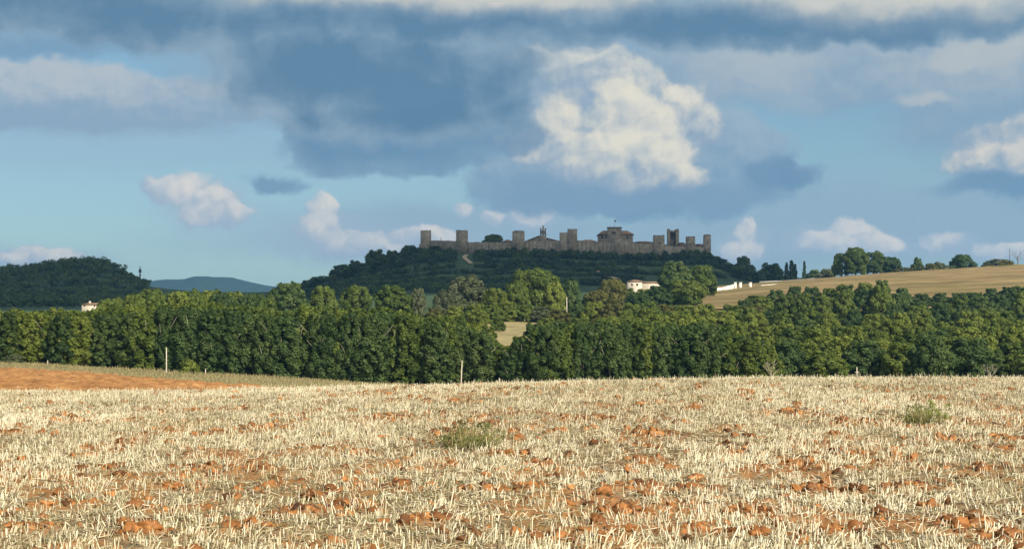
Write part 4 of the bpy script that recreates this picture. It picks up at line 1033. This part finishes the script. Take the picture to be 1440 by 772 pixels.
# white wall with gate pillars along the lane on the right slope
def lane_wall(name, pts, ht, thick, mat, label, cat, extra=None):
    root = link(name, None); x0, y0 = wx(pts[0][0], pts[0][2]), pts[0][2]; z0 = gz(x0, y0); root.location = (x0, y0, z0); tag(root, label, cat)
    mb = MB()
    for (pa, ta, Ya), (pb, tb, Yb) in zip(pts[:-1], pts[1:]):
        a = Vector((wx(pa, Ya), Ya)); b = Vector((wx(pb, Yb), Yb)); zb0, zb1 = gz(a.x, a.y) - .6, gz(b.x, b.y) - .6
        vs = [(a.x, a.y, zb0), (b.x, b.y, zb1), (b.x, b.y + thick, zb1), (a.x, a.y + thick, zb0)]
        vs += [(a.x, a.y, wz(ta, Ya)), (b.x, b.y, wz(tb, Yb)), (b.x, b.y + thick, wz(tb, Yb)), (a.x, a.y + thick, wz(ta, Ya))]
        mb.add([(v[0] - x0, v[1] - y0, v[2] - z0) for v in vs], [(3, 2, 1, 0), (4, 5, 6, 7), (0, 1, 5, 4), (1, 2, 6, 5), (2, 3, 7, 6), (3, 0, 4, 7)])
    mb.build('masonry', M[mat], root)
    for px, t, Y, w in (extra or []):
        x = wx(px, Y); zz = gz(x, Y); pm_ = MB(); pm_.box(x - w / 2 - x0, x + w / 2 - x0, Y - .1 - y0, Y + .8 - y0, zz - .6 - z0, wz(t, Y) - z0, .02); p_ = pm_.build('pillar', M[mat], root)
        cm_ = MB(); cm_.box(x - w / 2 - .1 - x0, x + w / 2 + .1 - x0, Y - .2 - y0, Y + .9 - y0, wz(t, Y) + .003 - z0, wz(t, Y) + .2 - z0); cm_.build('capstone', M[mat], p_)
lane_wall('garden_wall', [(984, 407.5, 690), (1000, 406.0, 690), (1015, 404.3, 692), (1028, 401.0, 694), (1033.5, 399, 695)], 1, .5, 'white', 'white rising garden wall with a gate pillar at its right end', 'wall',
          extra=[(1034, 397.6, 694.5, 1.0)])
lane_wall('field_wall', [(1070, 401, 705), (1090, 399.5, 708), (1115, 398, 714), (1140, 395, 725), (1165, 391, 740)], 1, .5, 'white', 'thin white wall edging the lane above the hay field', 'wall')
lane_wall('retaining_wall', [(1068, 395.5, 800), (1100, 394.5, 800), (1130, 392.5, 800), (1155, 390, 805)], 1, .6, 'greywall', 'long grey retaining wall under the cypresses', 'wall')
for px, lab in ((1041, 'white gate pillar left of the lane opening'), (1055, 'white gate pillar right of the lane opening')):
    Y = 700; x = wx(px, Y); z = gz(x, Y); root = link('gate_pillar', None); root.location = (x, Y, z); tag(root, lab, 'pillar', 'white gate pillars by the lane')
    h = wz(398, Y) - z; mb = MB(); mb.box(-.55, .55, -.5, .5, -.5, h, .03); mb.build('shaft', M['white'], root)
    mb = MB(); mb.box(-.68, .68, -.63, .63, h + .003, h + .25); mb.build('capstone', M['white'], root)
# small white outbuilding in the trees by the garden wall
building('shed', 999, 1010, 720, 5, 403.5, 'small white shed with a pitched roof behind the garden wall', 'shed', M['white'],
         lambda mb, x0, x1, y0, y1, z: hip_roof(mb, x0, x1, y0, y1, z, wz(401, 720), .2, .6), wins=[(1004, 405, .6, .5)])

# ------------------------------------------------------------------ sun, cloud that shades the castle hill
SUN_AZ, SUN_EL = R(142), R(35)             # azimuth clockwise from +Y (the view direction), elevation
to_sun = Vector((math.sin(SUN_AZ) * math.cos(SUN_EL), math.cos(SUN_AZ) * math.cos(SUN_EL), math.sin(SUN_EL)))
ld = bpy.data.lights.new('sun', 'SUN'); ld.energy = 5.0; ld.angle = R(.53); ld.color = (1, .895, .71)
sun = link('sun', ld); sun.rotation_euler = to_sun.to_track_quat('Z', 'Y').to_euler(); sun.location = to_sun * 500

def shade_cloud(poly, zc, thick, seed):
    """a lumpy flat cumulus whose shadow on the ground (height ~40 m) covers the plan ellipse list"""
    k = (zc - 40) / to_sun.z
    sh = Vector((to_sun.x * k, to_sun.y * k))
    bm = bmesh.new(); bmesh.ops.create_icosphere(bm, subdivisions=4, radius=1)
    ico = np.array([v.co[:] for v in bm.verts]); f = np.array([[v.index for v in fa.verts] for fa in bm.faces]); bm.free()
    vs, fs, o = [], [], 0
    for n, (x, y, rx, ry) in enumerate(poly):
        d = .85 + .3 * fbm(ico[:, 0] * 3 + n * 9, ico[:, 1] * 3 + ico[:, 2] * 2, 4, seed)
        v = ico * d[:, None] * np.array([rx, ry, thick]); v[:, 2] = np.where(v[:, 2] < 0, v[:, 2] * .25, v[:, 2])
        vs.append(v + np.array([x + sh.x, y + sh.y, zc])); fs.append(f + o); o += len(ico)
    m, nt, nd, lk = new_mat('cloud_vapour'); b = nd.new('ShaderNodeBsdfDiffuse'); b.inputs['Color'].default_value = (.85, .85, .86, 1)
    ou = nd.new('ShaderNodeOutputMaterial'); lk.new(b.outputs[0], ou.inputs['Surface'])
    return tag(link('cloud', make_mesh('cloud', np.concatenate(vs), [np.concatenate(fs)], mats=[m], smooth=True)), kind='structure')
shade_cloud([(-20, 1040, 150, 170), (-90, 850, 130, 150), (20, 860, 90, 130), (-230, 740, 120, 130), (-260, 980, 170, 190), (-420, 1000, 170, 190), (90, 1030, 130, 150), (-100, 1010, 110, 120), (190, 1080, 110, 150), (-330, 1240, 210, 190), (-480, 1250, 200, 190), (-200, 1180, 160, 140)], 900, 26, 3)

# ------------------------------------------------------------------ haze
HD = 9e-5
m, nt, nd, lk = new_mat('haze_air')
pv = nd.new('ShaderNodeVolumePrincipled'); pv.inputs['Color'].default_value = (.2, .54, 1.0, 1); pv.inputs['Density'].default_value = HD
pv.inputs['Anisotropy'].default_value = .2
ou = nd.new('ShaderNodeOutputMaterial'); lk.new(pv.outputs[0], ou.inputs['Volume'])
mb = MB(); mb.box(-23000, 23000, -120, 17000, -20, 340)
hz = mb.build('haze', m); tag(hz, kind='stuff', label='thin blue haze in the air over the valley', cat='haze')

# ------------------------------------------------------------------ sky
w = bpy.data.worlds.new('World'); scene.world = w; w.use_nodes = True
wn, wl = w.node_tree.nodes, w.node_tree.links; wn.clear()
class E:
    """float expression"""
    def __init__(s, sock): s.s = sock
    def _m(s, op, o=None, o2=None, clamp=False):
        n = wn.new('ShaderNodeMath'); n.operation = op; n.use_clamp = clamp
        for k, v in enumerate((s, o, o2)):
            if v is None: continue
            if isinstance(v, E): wl.new(v.s, n.inputs[k])
            else: n.inputs[k].default_value = v
        return E(n.outputs[0])
    def __add__(s, o): return s._m('ADD', o)
    def __sub__(s, o): return s._m('SUBTRACT', o)
    def __mul__(s, o): return s._m('MULTIPLY', o)
    def mx(s, o): return s._m('MAXIMUM', o)
    def mn(s, o): return s._m('MINIMUM', o)
def val(v):
    n = wn.new('ShaderNodeValue'); n.outputs[0].default_value = v; return E(n.outputs[0])
def ss(e, a, b):
    n = wn.new('ShaderNodeMapRange'); n.interpolation_type = 'SMOOTHSTEP'
    wl.new(e.s, n.inputs['Value']); n.inputs['From Min'].default_value = a; n.inputs['From Max'].default_value = b
    return E(n.outputs['Result'])
tc = wn.new('ShaderNodeTexCoord'); sp = wn.new('ShaderNodeSeparateXYZ'); wl.new(tc.outputs['Generated'], sp.inputs[0])
dx, dy, dz_ = (E(sp.outputs[k]) for k in range(3))
Uc = dx._m('ARCTAN2', dy) * (F / 100) + 7.2        # hundreds of photo pixels across
Vc = dz_._m('ARCSINE') * (F / 100)                 # and above eye level
def vec(a, b, c=0.0):
    n = wn.new('ShaderNodeCombineXYZ'); wl.new(a.s, n.inputs[0]); wl.new(b.s, n.inputs[1]); n.inputs[2].default_value = c; return n.outputs[0]
def noise(v, scale, detail=5, rough=.55, dist=0.0):
    n = wn.new('ShaderNodeTexNoise'); n.inputs['Scale'].default_value = scale; n.inputs['Detail'].default_value = detail
    n.inputs['Roughness'].default_value = rough; n.inputs['Distortion'].default_value = dist
    wl.new(v, n.inputs['Vector']); return E(n.outputs['Fac'])
P = vec(Uc, Vc)
# billowing warp of the sky plane
w1 = noise(vec(Uc, Vc, 3.3), 1.0, 4) - .5; w2 = noise(vec(Uc, Vc, 8.1), 1.0, 4) - .5
w3 = noise(vec(Uc, Vc, 13.), 4.5, 4) - .5; w4 = noise(vec(Uc, Vc, 18.), 4.5, 4) - .5
Uw = Uc + w1 * .75 + w3 * .16; Vw = Vc + w2 * .55 + w4 * .13
PW_ = vec(Uw, Vw)
def billow(v, scale, det=3):
    n = wn.new('ShaderNodeTexVoronoi'); n.feature = 'SMOOTH_F1'; n.normalize = True; n.voronoi_dimensions = '2D'
    n.inputs['Scale'].default_value = scale; n.inputs['Detail'].default_value = det; n.inputs['Roughness'].default_value = .5
    n.inputs['Lacunarity'].default_value = 2.1; n.inputs['Smoothness'].default_value = .35
    wl.new(v, n.inputs['Vector']); return E(n.outputs['Distance'])
n_big = noise(PW_, .8, 5, .5); n_mid = noise(PW_, 2.2, 6, .55)
n_fine = noise(vec(Uw, Vw, 5.0), 6.0, 5, .6)
PS = vec(Uw * .3, Vw * 1.25, 2.0); n_str = noise(PS, 1.0, 6, .55)      # stretched, for layered cloud
Ub = Uc + w1 * .35 + w3 * .22; Vb = Vc + w2 * .28 + w4 * .2
bil = billow(vec(Ub, Vb), 1.75); bil_l = billow(vec(Ub + .06, Vb + .11), 1.75)    # heaped cloud, and the same a step toward the sun
relief = (bil_l - bil) * 2.4
puff = (val(.42) - bil) * 1.0
def vmath(op, a, b=None, c_=None):
    n = wn.new('ShaderNodeVectorMath'); n.operation = op
    for k, v in enumerate((a, b, c_)):
        if v is None: continue
        if isinstance(v, tuple): n.inputs[k].default_value = v
        else: wl.new(v, n.inputs[k])
    return n
def one_minus(e):
    n = wn.new('ShaderNodeMath'); n.operation = 'SUBTRACT'; n.inputs[0].default_value = 1.0; wl.new(e, n.inputs[1]); return E(n.outputs[0])
def local(px, py, rx, ry):
    return vmath('MULTIPLY_ADD', PW_, (100 / rx, 100 / ry, 0.0), (-px / rx, -(YH - py) / ry, 0.0)).outputs['Vector']
def blob(px, py, rx, ry):
    """1 in the middle, 0 at the rim, px units"""
    return one_minus(vmath('LENGTH', local(px, py, rx, ry)).outputs['Value'])
def blobs(lst):
    f = None
    for b in lst:
        e = blob(*b); f = e if f is None else f.mx(e)
    return f
def mixc(a, b, fac):
    n = wn.new('ShaderNodeMix'); n.data_type = 'RGBA'; n.clamp_factor = True
    for s_, v in (('A', a), ('B', b)):
        if isinstance(v, tuple): n.inputs[s_].default_value = v
        else: wl.new(v, n.inputs[s_])
    if isinstance(fac, E): wl.new(fac.s, n.inputs['Factor'])
    else: n.inputs['Factor'].default_value = fac
    return n.outputs['Result']
sk = wn.new('ShaderNodeTexSky'); sk.sky_type = 'NISHITA'; sk.sun_disc = False
sk.sun_elevation = SUN_EL; sk.sun_rotation = SUN_AZ; sk.altitude = 250; sk.air_density = 1.0; sk.dust_density = .6; sk.ozone_density = 1.5
SKY_STRENGTH = .075
K = 1.0 / SKY_STRENGTH / 2 ** EXPO
def C(r, g, b, m=1.0):
    c = srgb(r, g, b); return (c[0] * K * m, c[1] * K * m, c[2] * K * m, 1.0)
c = sk.outputs['Color']
# clear air of the photograph is a little greyer and darker than the model's horizon
tint = wn.new('ShaderNodeMix'); tint.data_type = 'RGBA'; tint.blend_type = 'MULTIPLY'; tint.inputs['Factor'].default_value = 1
wl.new(c, tint.inputs['A']); tint.inputs['B'].default_value = (.74, .86, .86, 1); c = tint.outputs['Result']
def layer(c, alpha, col_): return mixc(c, col_, alpha)
# 1 thin lavender veil low on the right and over the horizon
f = blobs([(1260, 325, 360, 80), (1000, 345, 340, 66), (650, 330, 330, 60)]) + (n_str - .5) * .9
c = layer(c, ss(f, -.2, .6) * .7, C(156, 177, 198))
f = blobs([(40, 375, 240, 45), (420, 345, 330, 45), (200, 210, 420, 70)]) + (n_str - .5) * .9
c = layer(c, ss(f, 0, .8) * .35, C(168, 188, 205))
def heap(c, lobes, shadow, bright, edge=.28, rough=.5, strength=.95):
    """heaped cloud: overlapping domes, each shaded as a round body lit from the upper right and the viewer's side"""
    edge_tex = puff * rough + (n_fine - .5) * .28; body_tex = relief * .65 + (n_fine - .5) * .22 + (n_mid - .5) * .25
    for px, py, rx, ry, b in lobes:
        q_ = local(px, py, rx, ry)
        f = one_minus(vmath('LENGTH', q_).outputs['Value'])
        dome_ = one_minus(vmath('DOT_PRODUCT', q_, q_).outputs['Value']).mx(0.0)._m('SQRT')
        al = ss(f + edge_tex, -.02, edge)
        sh = E(vmath('DOT_PRODUCT', q_, (.22, .42, 0.0)).outputs['Value']) + dome_ * .8
        lit = ss(sh * b + body_tex, -.05, 1.12)
        c = layer(c, al * strength, mixc(shadow, bright, lit))
    return c
# 2 small fair weather cumulus along the horizon
f = blobs([(300, 296, 90, 40), (480, 338, 110, 36), (600, 342, 100, 22), (746, 300, 56, 28), (1185, 346, 110, 28), (70, 368, 100, 22), (1045, 345, 60, 26), (1320, 356, 110, 20)]) + puff * .5 + (n_fine - .5) * .4
c = layer(c, ss(f, -.1, .7) * .7, C(176, 192, 207))
c = heap(c, [(244, 272, 30, 20, .7), (272, 276, 40, 26, .95), (306, 290, 40, 26, .85), (340, 306, 34, 20, .75), (290, 306, 44, 16, .6), (452, 300, 30, 28, .95), (444, 326, 40, 24, .85), (478, 344, 52, 20, .7), (540, 344, 60, 16, .7), (600, 338, 60, 18, .75),
             (748, 296, 42, 22, .9), (688, 308, 20, 14, .7), (645, 290, 12, 14, .6), (1188, 332, 36, 24, .9), (1218, 346, 42, 20, .8), (1158, 348, 46, 18, .7), (76, 360, 46, 16, .8), (30, 370, 50, 14, .7),
             (1046, 332, 22, 24, .7), (1036, 354, 46, 16, .65), (1304, 350, 34, 18, .7), (1392, 356, 50, 16, .7)], C(172, 190, 206), C(240, 232, 220), .36, .6, .95)
# 3 layered band on the left
f = blobs([(100, 142, 320, 36), (60, 165, 340, 46), (300, 152, 170, 28), (0, 132, 220, 36)]) + (n_str - .5) * 1.0 + puff * .3
a = ss(f, -.05, .4)
lit = ss((n_str - .5) * 1.3 + relief * .45 + (Vw - 3.5) * .95, -.25, .6)
c = layer(c, a * .82, mixc(C(146, 170, 192), C(196, 200, 203), lit))
f = blobs([(180, 76, 160, 14), (60, 90, 150, 18)]) + (n_str - .5) * 1.0
c = layer(c, ss(f, -.05, .7) * .6, C(118, 150, 180))
# 4 soft grey sheet on the upper right
f = blobs([(1150, 112, 340, 56), (1390, 150, 180, 100), (1000, 110, 200, 56), (1460, 240, 130, 80)]) + (n_str - .5) * 1.0 + puff * .3
c = layer(c, ss(f, -.1, .45) * .88, mixc(C(142, 168, 190), C(184, 193, 198), ss((n_big - .5) * 1.2 + (n_str - .5) * .9 + relief * .3 + (Vw - 3.6) * .4, -.4, .6)))
f = blobs([(1285, 152, 50, 14), (1390, 84, 130, 34), (1340, 100, 90, 18)]) + (n_str - .5) * 1.0 + (n_fine - .5) * .6 + puff * .8
c = layer(c, ss(f, .0, .8) * .6, C(198, 200, 198))
# 5 towering cumulus in the middle, its grey skirt first
f = blobs([(900, 262, 240, 50), (960, 235, 160, 80), (1030, 222, 80, 62), (1085, 246, 66, 26), (775, 258, 130, 44), (900, 205, 170, 95)]) + puff * .5 + (n_mid - .5) * .35 + (n_fine - .5) * .2
c = layer(c, ss(f, -.04, .3) * .92, mixc(C(122, 156, 184), C(164, 183, 198), ss((n_big - .5) * .8 + relief * .4 + (Vw - 2.5) * .5, -.4, .5)))
CS, CB = C(150, 172, 193), C(242, 234, 213)
c = heap(c, [(805, 102, 118, 40, .72), (748, 96, 50, 24, .8), (885, 112, 70, 34, .66), (850, 150, 120, 56, .42), (780, 175, 60, 50, .4), (960, 175, 62, 52, .5), (704, 203, 16, 13, .8)], CS, C(236, 231, 214), .3, .55)
c = heap(c, [(985, 180, 34, 34, .6), (952, 148, 46, 32, .82), (790, 170, 44, 34, .88), (762, 202, 50, 34, .9), (738, 216, 34, 20, .75), (815, 208, 52, 34, .8),
             (872, 168, 62, 54, 1.0), (912, 196, 62, 48, 1.0), (868, 215, 74, 40, .95), (935, 232, 54, 38, .95), (968, 258, 34, 28, .85), (835, 240, 62, 26, .65), (905, 255, 60, 24, .6)], CS, CB, .4, .6)
# its shaded foot drifts across the base
f = blobs([(860, 284, 190, 26), (760, 268, 90, 26), (1000, 285, 90, 24)]) + puff * .4 + (n_mid - .5) * .4
c = layer(c, ss(f, -.1, .55) * .8, C(134, 163, 188))
# 6 cumulus at the right edge
c = heap(c, [(1440, 208, 70, 34, .5), (1385, 214, 60, 28, .5), (1350, 240, 46, 24, .8), (1388, 236, 52, 28, .9), (1432, 232, 52, 34, .85), (1480, 240, 50, 30, .8)], C(150, 172, 192), C(232, 224, 208), .4, .5)
f = blobs([(1400, 272, 120, 22)]) + (n_str - .5) * .6
c = layer(c, ss(f, -.05, .55) * .85, C(118, 152, 180))
# 7 slate deck overhead
f = blobs([(545, 110, 250, 90), (450, 100, 210, 84), (640, 140, 125, 70), (560, 135, 200, 84), (690, 118, 80, 74), (715, 148, 50, 42), (540, 165, 190, 44), (300, 40, 460, 55), (1000, 44, 600, 34), (1250, 58, 320, 28), (650, 36, 420, 50), (60, 20, 320, 50)]) + (n_big - .5) * .55 + puff * .35 + (n_mid - .5) * .35
a = ss(f, -.05, .36)
dk = ss(f * .85 + (n_big - .5) * .9 + (n_mid - .5) * .3 + relief * -.2 + (n_str - .5) * .5, -.1, .75)
g = blobs([(560, 208, 170, 40), (450, 202, 60, 46), (640, 190, 140, 40)]) + puff * .5 + (n_mid - .5) * .3
c = layer(c, ss(g, -.03, .24) * .85, mixc(C(128, 158, 183), C(102, 138, 170), ss(g * .8 + (n_mid - .5) * .5 + (Vw - 3.0) * .4, -.1, .6)))
c = layer(c, a * .95, mixc(C(150, 173, 190), C(96, 132, 161), dk))
f = blobs([(392, 262, 40, 16), (1095, 246, 70, 26)]) + puff * .8 + (n_fine - .5) * .5
c = layer(c, ss(f, 0, .7) * .75, C(112, 146, 177))
# 8 sunlit tops of the deck at the top of the frame
f = blobs([(560, 2, 320, 30), (740, 5, 240, 30), (1320, 14, 280, 50), (1180, 5, 220, 38), (900, -14, 600, 36)]) + (n_str - .5) * .8 + puff * .2 + (n_mid - .5) * .3
c = layer(c, ss(f, -.25, .8) * .85, mixc(C(166, 181, 190), C(222, 218, 206), ss(f + (n_mid - .5) * .4, .05, .85)))
# 9 broken bright cloud added out of view, behind and overhead, to lift fill light
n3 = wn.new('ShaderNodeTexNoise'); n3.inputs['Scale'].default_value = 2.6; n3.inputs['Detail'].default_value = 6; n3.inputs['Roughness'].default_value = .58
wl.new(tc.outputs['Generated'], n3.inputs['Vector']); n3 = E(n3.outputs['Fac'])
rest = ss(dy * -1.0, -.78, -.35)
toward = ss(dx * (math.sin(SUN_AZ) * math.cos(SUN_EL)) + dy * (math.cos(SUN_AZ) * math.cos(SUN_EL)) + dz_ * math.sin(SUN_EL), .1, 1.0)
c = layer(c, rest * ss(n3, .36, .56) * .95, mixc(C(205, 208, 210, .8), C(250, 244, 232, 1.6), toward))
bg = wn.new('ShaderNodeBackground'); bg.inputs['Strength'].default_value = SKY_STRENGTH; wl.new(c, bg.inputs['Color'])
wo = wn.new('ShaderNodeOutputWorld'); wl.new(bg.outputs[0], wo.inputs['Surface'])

# ------------------------------------------------------------------ camera and output
cd = bpy.data.cameras.new('camera'); cd.sensor_width = 36; cd.lens = 36 * F / 1440; cd.shift_y = (YH - 386) / 1440
cd.clip_start = .1; cd.clip_end = 60000
cam = link('camera', cd); cam.location = (0, 0, EYE); cam.rotation_euler = (R(90), 0, 0)
scene.camera = cam
scene.view_settings.view_transform = 'Standard'; scene.view_settings.look = 'None'
scene.view_settings.exposure = EXPO; scene.view_settings.gamma = 1; scene.view_settings.use_curve_mapping = False
scene.render.engine = 'CYCLES'
cy = scene.cycles
cy.max_bounces = 5; cy.diffuse_bounces = 2; cy.transmission_bounces = 3; cy.volume_bounces = 0; cy.transparent_max_bounces = 4
cy.use_denoising = True
cy.volume_step_rate = 4
